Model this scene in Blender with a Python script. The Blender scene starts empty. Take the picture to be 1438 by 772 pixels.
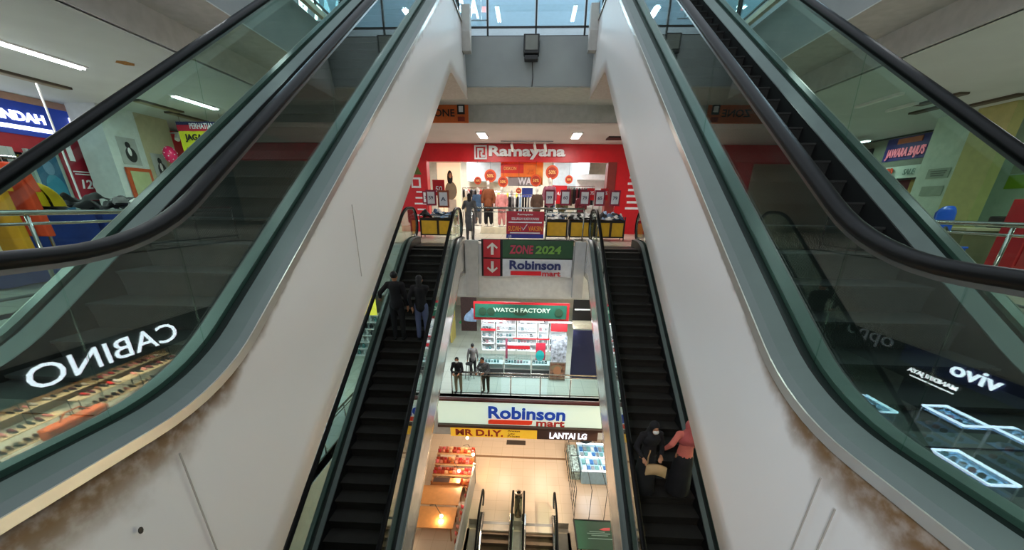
import bpy, math, random
from math import sin, cos, tan, pi, radians, sqrt, atan2
from mathutils import Vector, Matrix
random.seed(7)
C = bpy.context.scene.collection
# ------------------------------------------------------------------ levels (metres); the eye is 1.2 m above the main floor
ZG, ZM, Z0, Z1 = -11.2, -5.5, 0.3, 5.9
PH = radians(33.3267); CP, SP = cos(PH), sin(PH)
EYE = 1.5
EDGE = 13.2          # far edge of every floor opening
SIDE = 5.7           # side edges of the openings

# ------------------------------------------------------------------ materials
def lin(c):
    if isinstance(c, str):
        c = tuple(int(c[i:i+2], 16)/255 for i in (0, 2, 4))
    return tuple((x/12.92 if x <= .04045 else ((x+.055)/1.055)**2.4) for x in c)
MATS = {}
def mat(name, col='808080', rough=.5, metal=0, emit=0, ecol=None, var=.06, scale=6, bump=0, spec=.5, coat=0):
    if name in MATS: return MATS[name]
    m = bpy.data.materials.new(name); m.use_nodes = True
    nt = m.node_tree; b = nt.nodes['Principled BSDF']
    c = lin(col)
    tc = nt.nodes.new('ShaderNodeTexCoord'); n = nt.nodes.new('ShaderNodeTexNoise'); n.inputs['Scale'].default_value = scale; n.inputs['Detail'].default_value = 4
    nt.links.new(tc.outputs['Object'], n.inputs['Vector'])
    r = nt.nodes.new('ShaderNodeValToRGB')
    r.color_ramp.elements[0].position = .3; r.color_ramp.elements[1].position = .7
    r.color_ramp.elements[0].color = tuple(max(0, x*(1-var*1.5)) for x in c)+(1,)
    r.color_ramp.elements[1].color = tuple(min(1, x*(1+var)) for x in c)+(1,)
    nt.links.new(n.outputs['Fac'], r.inputs['Fac']); nt.links.new(r.outputs['Color'], b.inputs['Base Color'])
    b.inputs['Roughness'].default_value = rough; b.inputs['Metallic'].default_value = metal
    b.inputs['Specular IOR Level'].default_value = spec
    if coat: b.inputs['Coat Weight'].default_value = coat; b.inputs['Coat Roughness'].default_value = .05
    if emit:
        e = lin(ecol) if ecol else c
        b.inputs['Emission Color'].default_value = tuple(e)+(1,); b.inputs['Emission Strength'].default_value = emit
    if bump:
        bp = nt.nodes.new('ShaderNodeBump'); bp.inputs['Strength'].default_value = bump; bp.inputs['Distance'].default_value = .02
        nt.links.new(n.outputs['Fac'], bp.inputs['Height']); nt.links.new(bp.outputs['Normal'], b.inputs['Normal'])
    m['b'] = 1
    MATS[name] = m
    return m
def tile(name, c1, c2, size, rough=.25, mortar=.01, spec=.5):
    m = mat(name, c1, rough, spec=spec); nt = m.node_tree; b = nt.nodes['Principled BSDF']
    br = nt.nodes.new('ShaderNodeTexBrick'); br.offset = 0; br.inputs['Scale'].default_value = 1/size
    br.inputs['Brick Width'].default_value = 1; br.inputs['Row Height'].default_value = 1; br.inputs['Mortar Size'].default_value = mortar
    a = lin(c1); g = lin(c2)
    br.inputs['Color1'].default_value = a+(1,); br.inputs['Color2'].default_value = tuple(x*.94 for x in a)+(1,); br.inputs['Mortar'].default_value = g+(1,)
    tc = nt.nodes.new('ShaderNodeTexCoord'); nt.links.new(tc.outputs['Object'], br.inputs['Vector']); nt.links.new(br.outputs['Color'], b.inputs['Base Color'])
    return m
def glassmat(name, tint, f0=.05, rough=0.0, gloss=1.0):
    m = bpy.data.materials.new(name); m.use_nodes = True; nt = m.node_tree; nt.nodes.clear()
    out = nt.nodes.new('ShaderNodeOutputMaterial'); mix = nt.nodes.new('ShaderNodeMixShader')
    tr = nt.nodes.new('ShaderNodeBsdfTransparent'); tr.inputs['Color'].default_value = tuple(lin(tint))+(1,)
    gl = nt.nodes.new('ShaderNodeBsdfGlossy'); gl.inputs['Roughness'].default_value = rough; gl.inputs['Color'].default_value = (gloss,)*3+(1,)
    ge = nt.nodes.new('ShaderNodeNewGeometry'); dt = nt.nodes.new('ShaderNodeVectorMath'); dt.operation = 'DOT_PRODUCT'
    nt.links.new(ge.outputs['Normal'], dt.inputs[0]); nt.links.new(ge.outputs['Incoming'], dt.inputs[1])
    def mth(op, a, bb=None):
        n = nt.nodes.new('ShaderNodeMath'); n.operation = op
        for i, v in enumerate((a, bb)):
            if v is None: continue
            if isinstance(v, (int, float)): n.inputs[i].default_value = v
            else: nt.links.new(v, n.inputs[i])
        return n.outputs[0]
    ab = mth('ABSOLUTE', dt.outputs['Value']); om = mth('SUBTRACT', 1.0, ab); pw = mth('POWER', om, 5.0)
    fr = mth('ADD', mth('MULTIPLY', pw, 1-f0), f0)
    nt.links.new(fr, mix.inputs[0]); nt.links.new(tr.outputs[0], mix.inputs[1]); nt.links.new(gl.outputs[0], mix.inputs[2]); nt.links.new(mix.outputs[0], out.inputs[0])
    MATS[name] = m
    return m

M_glass = glassmat('balustrade_glass', (.90, .96, .935), .06)
M_cglass = glassmat('clear_glass', (.93, .97, .97), .05)
M_bglass = glassmat('blue_tinted_glass', (.90, .97, 1.0), .04)
M_deck = mat('grey_deck_metal', '4e5956', .38, .0, var=.05, scale=3)
M_deck2 = mat('grey_inner_deck', '525e5b', .42, .0, var=.05)
M_trimedge = mat('pale_trim_edge', 'b9b4ac', .3, .6)
M_rubber = mat('black_rubber', '060707', .45, spec=.15, var=.02)
M_slot = mat('slot_rubber', '060808', .6, var=.02)
M_steel = mat('brushed_steel', 'b4b2ac', .22, 1)
M_dsteel = mat('dark_steel', '6c6e6c', .3, .9)
M_black = mat('black_metal', '101112', .45)
M_white = mat('white_paint', 'd9d9d4', .55)
M_wplastic = mat('white_plastic', 'e6e6e2', .4)
M_red = mat('red_panel', 'd01420', .4, var=.04)
M_dred = mat('dark_red_cloth', '4a0c12', .8)
M_yellow = mat('yellow_board', 'd8a018', .5)
M_skin = mat('skin', 'b07a58', .55, var=.03)
M_hair = mat('black_hair', '0c0b0c', .6, var=.1)
M_blk = mat('black_cloth', '0b0b0e', .85, var=.15)
M_letter_w = mat('white_lettering', 'ececf0', .4)
M_tube = mat('lit_tube', 'ffffff', emit=9, ecol='f0f7ff')
M_tubew = mat('lit_tube_warm', 'ffffff', emit=6, ecol='fff4e0')
M_ceil = mat('ceiling_plaster', 'bcc6c0', .8, var=.05, scale=.8)
M_ceilw = mat('ceiling_white', 'cfcfcb', .8, var=.03, scale=.8)
M_beam = mat('beam_plaster', '8b9090', .85, var=.06, scale=1.2)
M_floor0 = tile('cream_floor_tiles', 'cfcabb', '8f8b80', .6, .22)
M_floorM = tile('pale_green_floor_tiles', 'c9d2c8', '9aa49a', .6, .16)
M_floorG = tile('beige_floor_tiles', 'dcc6ac', 'c2aa8c', .6, .26)
M_floor1 = tile('upper_floor_tiles', 'c9cfd2', '8f969a', .6, .2)
M_wall = mat('wall_paint', 'b9beb8', .7)

def cladmat():
    m = bpy.data.materials.new('white_cladding'); m.use_nodes = True; nt = m.node_tree; b = nt.nodes['Principled BSDF']
    uv = nt.nodes.new('ShaderNodeUVMap'); sep = nt.nodes.new('ShaderNodeSeparateXYZ'); nt.links.new(uv.outputs[0], sep.inputs[0])
    tc = nt.nodes.new('ShaderNodeTexCoord')
    def N(sc, det=5, st=None):
        n = nt.nodes.new('ShaderNodeTexNoise'); n.inputs['Scale'].default_value = sc; n.inputs['Detail'].default_value = det
        nt.links.new(tc.outputs['Object'], n.inputs['Vector']); return n.outputs['Fac']
    def mr(v, a, b_, c=0, d=1, smooth=True):
        n = nt.nodes.new('ShaderNodeMapRange'); n.interpolation_type = 'SMOOTHSTEP' if smooth else 'LINEAR'
        nt.links.new(v, n.inputs[0])
        for i, x in enumerate((a, b_, c, d)): n.inputs[i+1].default_value = x
        return n.outputs[0]
    def mt(op, a, bb):
        n = nt.nodes.new('ShaderNodeMath'); n.operation = op
        for i, v in enumerate((a, bb)):
            if isinstance(v, (int, float)): n.inputs[i].default_value = v
            else: nt.links.new(v, n.inputs[i])
        return n.outputs[0]
    # dirt that collects under the trim: v = distance under the trim, u = distance from the foot bend
    n1 = N(4.4); n2 = N(15); n3 = N(.7)
    wid = mt('ADD', mr(sep.outputs[0], -1.1, 2.9, .43, .15), mt('MULTIPLY', mt('SUBTRACT', n1, .5), .44))
    rel = mt('DIVIDE', sep.outputs[1], mt('MAXIMUM', wid, .02))
    st = mr(rel, .25, 1.1, 1, 0)
    st = mt('MULTIPLY', st, mr(sep.outputs[0], .0, 4.8, 1.0, .45))
    st = mt('MULTIPLY', st, mr(n2, .25, .6, .72, 1))
    st = mt('MULTIPLY', st, mr(sep.outputs[1], .0, .05, .55, 1))
    mix = nt.nodes.new('ShaderNodeMix'); mix.data_type = 'RGBA'
    nt.links.new(st, mix.inputs['Factor'])
    base = nt.nodes.new('ShaderNodeMix'); base.data_type = 'RGBA'; nt.links.new(n3, base.inputs['Factor'])
    base.inputs['A'].default_value = lin('d3d1cf')+(1,); base.inputs['B'].default_value = lin('dad9d9')+(1,)
    nt.links.new(base.outputs['Result'], mix.inputs['A']); mix.inputs['B'].default_value = lin('6e5232')+(1,)
    nt.links.new(mix.outputs['Result'], b.inputs['Base Color']); b.inputs['Roughness'].default_value = .45
    bp = nt.nodes.new('ShaderNodeBump'); bp.inputs['Strength'].default_value = .05; nt.links.new(n1, bp.inputs['Height']); nt.links.new(bp.outputs['Normal'], b.inputs['Normal'])
    return m
M_clad = cladmat()
def stepmat(nm='step_metal', col='2c2926'):
    m = mat(nm, col, .6, .1, var=.1, spec=.3); nt = m.node_tree; b = nt.nodes['Principled BSDF']
    w = nt.nodes.new('ShaderNodeTexWave'); w.bands_direction = 'X'; w.inputs['Scale'].default_value = 30
    tc = nt.nodes.new('ShaderNodeTexCoord'); nt.links.new(tc.outputs['Object'], w.inputs['Vector'])
    bp = nt.nodes.new('ShaderNodeBump'); bp.inputs['Strength'].default_value = .4; bp.inputs['Distance'].default_value = .01
    nt.links.new(w.outputs['Fac'], bp.inputs['Height']); nt.links.new(bp.outputs['Normal'], b.inputs['Normal'])
    return m
M_step = stepmat(); M_ustep = stepmat('dark_step_metal', '191b1b')
def plasticwrap():
    m = mat('polished_panel', 'dcdad8', .2, .5, var=.06, scale=2); nt = m.node_tree; b = nt.nodes['Principled BSDF']
    tc = nt.nodes.new('ShaderNodeTexCoord'); n = nt.nodes.new('ShaderNodeTexNoise'); n.inputs['Scale'].default_value = 2.2; n.inputs['Detail'].default_value = 3; n.inputs['Distortion'].default_value = .6
    nt.links.new(tc.outputs['Object'], n.inputs['Vector'])
    bp = nt.nodes.new('ShaderNodeBump'); bp.inputs['Strength'].default_value = .25; bp.inputs['Distance'].default_value = .06
    nt.links.new(n.outputs['Fac'], bp.inputs['Height']); nt.links.new(bp.outputs['Normal'], b.inputs['Normal'])
    return m
M_polish = plasticwrap()

# ------------------------------------------------------------------ objects
ORG = {}; LASTB = {}
def tag(o, label=None, cat=None, group=None, kind=None):
    if label: o['label'] = label
    if cat: o['category'] = cat
    if group: o['group'] = group
    if kind: o['kind'] = kind
    return o
def thing(name, label, cat, loc=(0, 0, 0), group=None, rz=None):
    o = bpy.data.objects.new(name, None); C.objects.link(o); o.location = loc; o.rotation_euler = (0, 0, rz or 0)
    o.empty_display_size = .1
    ORG[o.name] = Vector(loc) if rz is None else Vector((0, 0, 0))
    return tag(o, label, cat, group)
class MB:
    def __init__(s): s.v = []; s.f = []; s.uv = None
    def quad(s, a, b, c, d): n = len(s.v); s.v += [a, b, c, d]; s.f.append((n, n+1, n+2, n+3)); return s
    def box(s, x0, x1, y0, y1, z0, z1):
        n = len(s.v); s.v += [(x, y, z) for x in (x0, x1) for y in (y0, y1) for z in (z0, z1)]
        s.f += [tuple(n+i for i in q) for q in ((0, 1, 3, 2), (4, 6, 7, 5), (0, 4, 5, 1), (2, 3, 7, 6), (0, 2, 6, 4), (1, 5, 7, 3))]; return s
    def cbox(s, c, d): return s.box(c[0]-d[0]/2, c[0]+d[0]/2, c[1]-d[1]/2, c[1]+d[1]/2, c[2]-d[2]/2, c[2]+d[2]/2)
    def prism(s, poly, h, basis):
        """poly in 2-D, extruded by h; basis = (origin, u, v, w)"""
        o, u, v, w = [Vector(t) for t in basis]; n = len(s.v); k = len(poly)
        for hh in (0, h):
            for a, b in poly: s.v.append(tuple(o+u*a+v*b+w*hh))
        s.f.append(tuple(range(n+k-1, n-1, -1))); s.f.append(tuple(range(n+k, n+2*k)))
        for i in range(k): j = (i+1) % k; s.f.append((n+i, n+j, n+k+j, n+k+i))
        return s
    def strip(s, path, sec, cap=True):
        """path: (y,z) list; sec: closed list of (x,n) with n measured along the path normal"""
        n0 = len(s.v); k = len(sec); P = [Vector((0, p[0], p[1])) for p in path]
        for i, p in enumerate(P):
            a = P[max(i-1, 0)]; b = P[min(i+1, len(P)-1)]; t = (b-a).normalized(); nn = Vector((0, -t.z, t.y))
            for x, n in sec: q = p+nn*n; s.v.append((x, q.y, q.z))
        for i in range(len(P)-1):
            for j in range(k):
                a = n0+i*k+j; b = n0+i*k+(j+1) % k; s.f.append((a, b, b+k, a+k))
        if cap: s.f.append(tuple(range(n0, n0+k))); s.f.append(tuple(range(n0+(len(P)-1)*k+k-1, n0+(len(P)-1)*k-1, -1)))
        return s
    def tube(s, pts, r, n=10, cap=True):
        P = [Vector(p) for p in pts]; R = r if isinstance(r, (list, tuple)) else [r]*len(P); n0 = len(s.v); up = None
        for i, p in enumerate(P):
            t = (P[min(i+1, len(P)-1)]-P[max(i-1, 0)]).normalized()
            if up is None: up = Vector((0, 0, 1)) if abs(t.z) < .9 else Vector((1, 0, 0))
            a = t.cross(up).normalized(); b = a.cross(t).normalized(); up = b
            for j in range(n): an = 2*pi*j/n; s.v.append(tuple(p+a*R[i]*cos(an)+b*R[i]*sin(an)))
        for i in range(len(P)-1):
            for j in range(n):
                q = n0+i*n+j; w = n0+i*n+(j+1) % n; s.f.append((q, w, w+n, q+n))
        if cap: s.f.append(tuple(range(n0+n-1, n0-1, -1))); s.f.append(tuple(range(n0+(len(P)-1)*n, n0+len(P)*n)))
        return s
    def ell(s, c, r, nu=14, nv=9):
        n0 = len(s.v); rx, ry, rz = r if isinstance(r, (list, tuple)) else (r, r, r)
        s.v.append((c[0], c[1], c[2]-rz))
        for i in range(1, nv):
            a = -pi/2+pi*i/nv
            for j in range(nu): b = 2*pi*j/nu; s.v.append((c[0]+rx*cos(a)*cos(b), c[1]+ry*cos(a)*sin(b), c[2]+rz*sin(a)))
        s.v.append((c[0], c[1], c[2]+rz)); top = len(s.v)-1
        for j in range(nu): s.f.append((n0, n0+1+(j+1) % nu, n0+1+j)); s.f.append((top, top-nu+j, top-nu+(j+1) % nu))
        for i in range(nv-2):
            for j in range(nu): a = n0+1+i*nu+j; b = n0+1+i*nu+(j+1) % nu; s.f.append((a, b, b+nu, a+nu))
        return s
    def cap(s, a, b, ra, rb, n=12):
        a = Vector(a); b = Vector(b); d = b-a; L = d.length; t = d/L if L > 1e-6 else Vector((0, 0, 1)); P = []; R = []
        for k in range(4): th = pi/2*(1-k/4); P.append(a-t*ra*sin(th)); R.append(max(ra*cos(th), .001))
        P.append(a); R.append(ra); P.append(b); R.append(rb)
        for k in range(1, 5): th = pi/2*k/4; P.append(b+t*rb*sin(th)); R.append(max(rb*cos(th), .001))
        return s.tube(P, R, n)
    def grid(s, fn, nu, nv):
        n0 = len(s.v)
        for i in range(nu+1):
            for j in range(nv+1): s.v.append(tuple(fn(i/nu, j/nv)))
        for i in range(nu):
            for j in range(nv): a = n0+i*(nv+1)+j; s.f.append((a, a+nv+1, a+nv+2, a+1))
        return s
    def build(s, name, m, parent=None, smooth=False, bevel=0, off=True, remesh=0):
        me = bpy.data.meshes.new(name)
        o0 = Vector((0, 0, 0))
        if parent is not None: o0 = ORG.get(parent.name, Vector((0, 0, 0)))
        me.from_pydata([tuple(Vector(v)-o0) for v in s.v], [], s.f); me.update()
        o = bpy.data.objects.new(name, me); C.objects.link(o)
        me.materials.append(m)
        if smooth: me.polygons.foreach_set('use_smooth', [True]*len(me.polygons))
        if parent is not None: o.parent = parent; ORG[o.name] = o0
        if bevel: md = o.modifiers.new('bevel', 'BEVEL'); md.width = bevel; md.segments = 2; md.limit_method = 'ANGLE'
        if remesh:
            md = o.modifiers.new('remesh', 'REMESH'); md.mode = 'VOXEL'; md.voxel_size = remesh; md.use_smooth_shade = True
            md = o.modifiers.new('smooth', 'SMOOTH'); md.iterations = 4; md.factor = .5
        return o
def struct(name, mb, m, parent=None, **k):
    o = mb.build(name, m, parent, **k)
    if parent is None: o['kind'] = 'structure'
    return o
def copytree(o, parent=None):
    c = o.copy(); C.objects.link(c); c.parent = parent
    for ch in o.children: copytree(ch, c)
    return c
def dup(o, loc, label=None, rz=None, group=None, scale=None):
    c = copytree(o); c.location = loc
    if rz is not None: c.rotation_euler = (0, 0, rz)
    if label: c['label'] = label
    if group: c['group'] = group
    if scale: c.scale = scale
    return c
FACES = {'front': (Vector((1, 0, 0)), Vector((0, -1, 0))),     # read by someone looking towards +y
         'right': (Vector((0, -1, 0)), Vector((-1, 0, 0))),    # on the right side, read looking towards +x
         'left': (Vector((0, 1, 0)), Vector((1, 0, 0)))}       # on the left side, read looking towards -x
def text(s, c, w, h, m, parent=None, face='front', depth=.02, bold=.012, name='lettering', lean=0, tilt=0, fit=True):
    """lettering fitted in a w x h box centred on c"""
    cu = bpy.data.curves.new('t', 'FONT'); cu.body = s; cu.size = 1; cu.offset = min(bold, .034); cu.extrude = .01; cu.align_x = 'LEFT'; cu.shear = lean; cu.resolution_u = 3
    o = bpy.data.objects.new('t', cu); C.objects.link(o); dg = bpy.context.evaluated_depsgraph_get(); dg.update()
    me = bpy.data.meshes.new_from_object(o.evaluated_get(dg)); bpy.data.objects.remove(o); bpy.data.curves.remove(cu)
    if not me.vertices: return None
    X = [v.co.x for v in me.vertices]; Y = [v.co.y for v in me.vertices]; x0, x1, y0, y1 = min(X), max(X), min(Y), max(Y)
    r, nn = FACES[face]; u = Vector((0, 0, 1)); ct = Vector(c)
    if tilt: r, u = r*cos(tilt)+u*sin(tilt), u*cos(tilt)-r*sin(tilt)
    parent = LASTB.get(parent.name, parent) if parent is not None else None
    o0 = ORG.get(parent.name, Vector((0, 0, 0))) if parent is not None else Vector((0, 0, 0))
    for v in me.vertices:
        a = ((v.co.x-x0)/(x1-x0)-.5)*w; b = ((v.co.y-y0)/(y1-y0)-.5)*h; d = (v.co.z+.01)/.02*depth
        v.co = ct+r*a+u*b+nn*d-o0
    me.materials.clear(); me.materials.append(m); me.name = name
    ob = bpy.data.objects.new(name, me); C.objects.link(ob)
    if parent is not None: ob.parent = parent; ORG[ob.name] = o0
    return ob
def lightat(loc, sx, sy, power, col=(1, 1, 1), rot=(0, 0, 0), name='lamp_light'):
    l = bpy.data.lights.new(name, 'AREA'); l.shape = 'RECTANGLE'; l.size = sx; l.size_y = sy; l.energy = power; l.color = col
    o = bpy.data.objects.new(name, l); C.objects.link(o); o.location = loc; o.rotation_euler = rot; return o
def lathe(mb, c, prof, n=14):
    n0 = len(mb.v)
    for r, z in prof:
        for j in range(n): a = 2*pi*j/n; mb.v.append((c[0]+r*cos(a), c[1]+r*sin(a), c[2]+z))
    for i in range(len(prof)-1):
        for j in range(n): a = n0+i*n+j; b = n0+i*n+(j+1) % n; mb.f.append((a, b, b+n, a+n))
    mb.f.append(tuple(range(n0+n-1, n0-1, -1))); mb.f.append(tuple(range(n0+(len(prof)-1)*n, n0+len(prof)*n)))
    return mb
# ================================================================== THE SETTING
def slabset(z, top, soffit, fm, y_near, sides=True, thick=.12):
    """floor finish, fascia and soffit of one storey around the opening"""
    f = MB().box(-16, -SIDE, -8, 24 if z < Z1 else 27, z-thick, z).box(SIDE, 16, -8, 24 if z < Z1 else 27, z-thick, z).box(-SIDE, SIDE, EDGE, 28, z-thick, z).box(-SIDE, SIDE, -8, y_near, z-thick, z)
    struct('floor', f, fm)
slabset(Z0, 0, 0, M_floor0, -6.0)
slabset(ZM, 0, 0, M_floorM, -6.0)
slabset(Z1, 0, 0, M_floor1, -6.0)
struct('floor', MB().box(-SIDE, SIDE, -6, .45, .26, .38), M_floor0)
# lowest floor with the well of its escalators
struct('floor', MB().box(-16, -2.2, -8, 27, ZG-.12, ZG).box(1.95, 16, -8, 27, ZG-.12, ZG).box(-2.2, 1.95, 12.05, 27, ZG-.12, ZG), M_floorG)
struct('floor', MB().box(-4, 4, -4, 13, ZG-5.8, ZG-5.6), M_floorG)
struct('trim_1', MB().box(-3.2, 2.3, 17.05, 17.22, ZG, ZG+.004), mat('brown_floor_strip', '8a6a4c', .3))
# fascias, soffits, ceilings
st = .9
def fascia(zt, zb, m):
    o = struct('trim_2', MB().box(-SIDE-.25, -SIDE+.02, -6, EDGE+.25, zb, zt-.12).box(SIDE-.02, SIDE+.25, -6, EDGE+.25, zb, zt-.12).box(-SIDE, SIDE, EDGE-.02, EDGE+.25, zb, zt-.12), m)
    return o
fascia(Z1+.12, 4.73, M_beam)
YG = 12.0; wG = (ZG-EYE)*CP-(YG+.1)*SP
struct('ceiling', MB().box(-6.9, -SIDE+.02, -6, 15.3, 4.71, 4.73).box(SIDE-.02, 6.9, -6, 15.3, 4.71, 4.73).box(-6.9, 6.9, EDGE, 15.3, 4.71, 4.73), mat('soffit_plaster', 'b0b2ae', .85))
struct('trim_3', MB().box(-7.0, -6.9, -6, 15.36, 4.2, 4.73).box(6.9, 7.0, -6, 15.36, 4.2, 4.73).box(-6.9, 6.9, 15.26, 15.36, 4.2, 4.73), mat('lower_beam_plaster', 'b4b4b0', .85))
struct('ceiling', MB().box(-16, -6.95, -8, 28, 4.2, 4.26).box(6.95, 16, -8, 28, 4.2, 4.26), M_ceil)
struct('ceiling', MB().box(-6.95, 6.95, 15.3, 28, 4.2, 4.26), mat('pinkish_ceiling', 'cfc6c2', .8, var=.03, scale=.8))
fascia(Z0+.12, -1.45, M_white)
struct('ceiling', MB().box(-16, -SIDE, -8, 28, -1.5, -1.44).box(SIDE, 16, -8, 28, -1.5, -1.44).box(-SIDE, SIDE, EDGE, 28, -1.5, -1.44), M_ceilw)
struct('ceiling', MB().box(-SIDE, SIDE, -6, .55, -1.5, -1.44), M_ceilw)
fascia(ZM+.12, -7.2, M_white)
struct('ceiling', MB().box(-16, -SIDE, -8, 28, -7.26, -7.2).box(SIDE, 16, -8, 28, -7.26, -7.2).box(-SIDE, SIDE, EDGE, 28, -7.26, -7.2), M_ceilw)
# upper storey ceiling and skylight frame: the opening above lets daylight in
struct('ceiling', MB().box(-16, -SIDE, -8, 28, 9.9, 10).box(SIDE, 16, -8, 28, 9.9, 10).box(-SIDE, SIDE, 14.5, 28, 9.9, 10).box(-SIDE, SIDE, -8, -4, 9.9, 10), mat('upper_ceiling', 'b9c6cf', .8, var=.03))
sk = MB()
for x in (-2.85, 0, 2.85): sk.box(x-.08, x+.08, -4, 14.5, 9.9, 10.2)
for y in (0, 4, 8, 12): sk.box(-SIDE, SIDE, y-.08, y+.08, 9.95, 10.15)
struct('window_1', sk, M_wplastic)
# outer walls
struct('wall_left', MB().box(-16.2, -16, -8, 28, ZG-.2, 10), M_wall)
struct('wall_right', MB().box(16, 16.2, -8, 28, ZG-.2, 10), M_wall)
struct('wall_front', MB().box(-16, 16, 28, 28.2, ZG-.2, 10), mat('far_wall_paint', 'cfc8ba', .7))
struct('wall_back', MB().box(-16, 16, -8.2, -8, ZG-.2, 10), mat('rear_wall_paint', '9a958c', .8))
# brackets at the top ends of the upper trusses
for sx in (-1, 1):
    x0 = -1.9 if sx < 0 else 1.5
    t = thing('truss_end_bracket', 'pale angled box bracket at top of %s white escalator truss below upper glass railing' % ('left' if sx < 0 else 'right'), 'bracket', (x0, 12.6, 5.4), 'truss end brackets')
    xa, xb = (-1.955, -1.74) if sx < 0 else (1.40, 1.605)
    MB().prism([(12.45, 5.35), (12.7, 5.35), (12.75, 6.35), (12.5, 6.35), (12.38, 5.75)], xb-xa, ((xa, 0, 0), (0, 1, 0), (0, 0, 1), (1, 0, 0))).build('bracket_shell', mat('bracket_paint', 'a7a6a2', .5), t)
    MB().box(xa-.01 if sx < 0 else xb, xa if sx < 0 else xb+.01, 12.45, 12.72, 5.33, 6.37).build('edge_gasket', M_black, t)

# ================================================================== ESCALATORS
def prof(w, zlo, zhi, y0, y1, R=2.17, na=9, ni=14):
    T = R*tan(PH/2); ylo = ((zlo-EYE)*CP-w)/SP; yhi = ((zhi-EYE)*CP-w)/SP; P = []
    for k in range(4): P.append((y0+(ylo-T-y0)*k/4, zlo))
    for k in range(na): a = PH*k/(na-1); P.append((ylo-T+R*sin(a), zlo+R*(1-cos(a))))
    a0, a1 = P[-1], (yhi-T*CP, zhi-T*SP)
    for k in range(1, ni): P.append((a0[0]+(a1[0]-a0[0])*k/ni, a0[1]+(a1[1]-a0[1])*k/ni))
    for k in range(na): a = PH*(1-k/(na-1)); P.append((yhi+T-R*sin(a), zhi-R*(1-cos(a))))
    for k in range(1, 5): P.append((yhi+T+(y1-yhi-T)*k/4, zhi))
    return P
def zat(P, y):
    for a, b in zip(P, P[1:]):
        if a[0] <= y <= b[0]: return a[1]+(b[1]-a[1])*(y-a[0])/max(b[0]-a[0], 1e-6)
    return P[0][1] if y < P[0][0] else P[-1][1]
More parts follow.
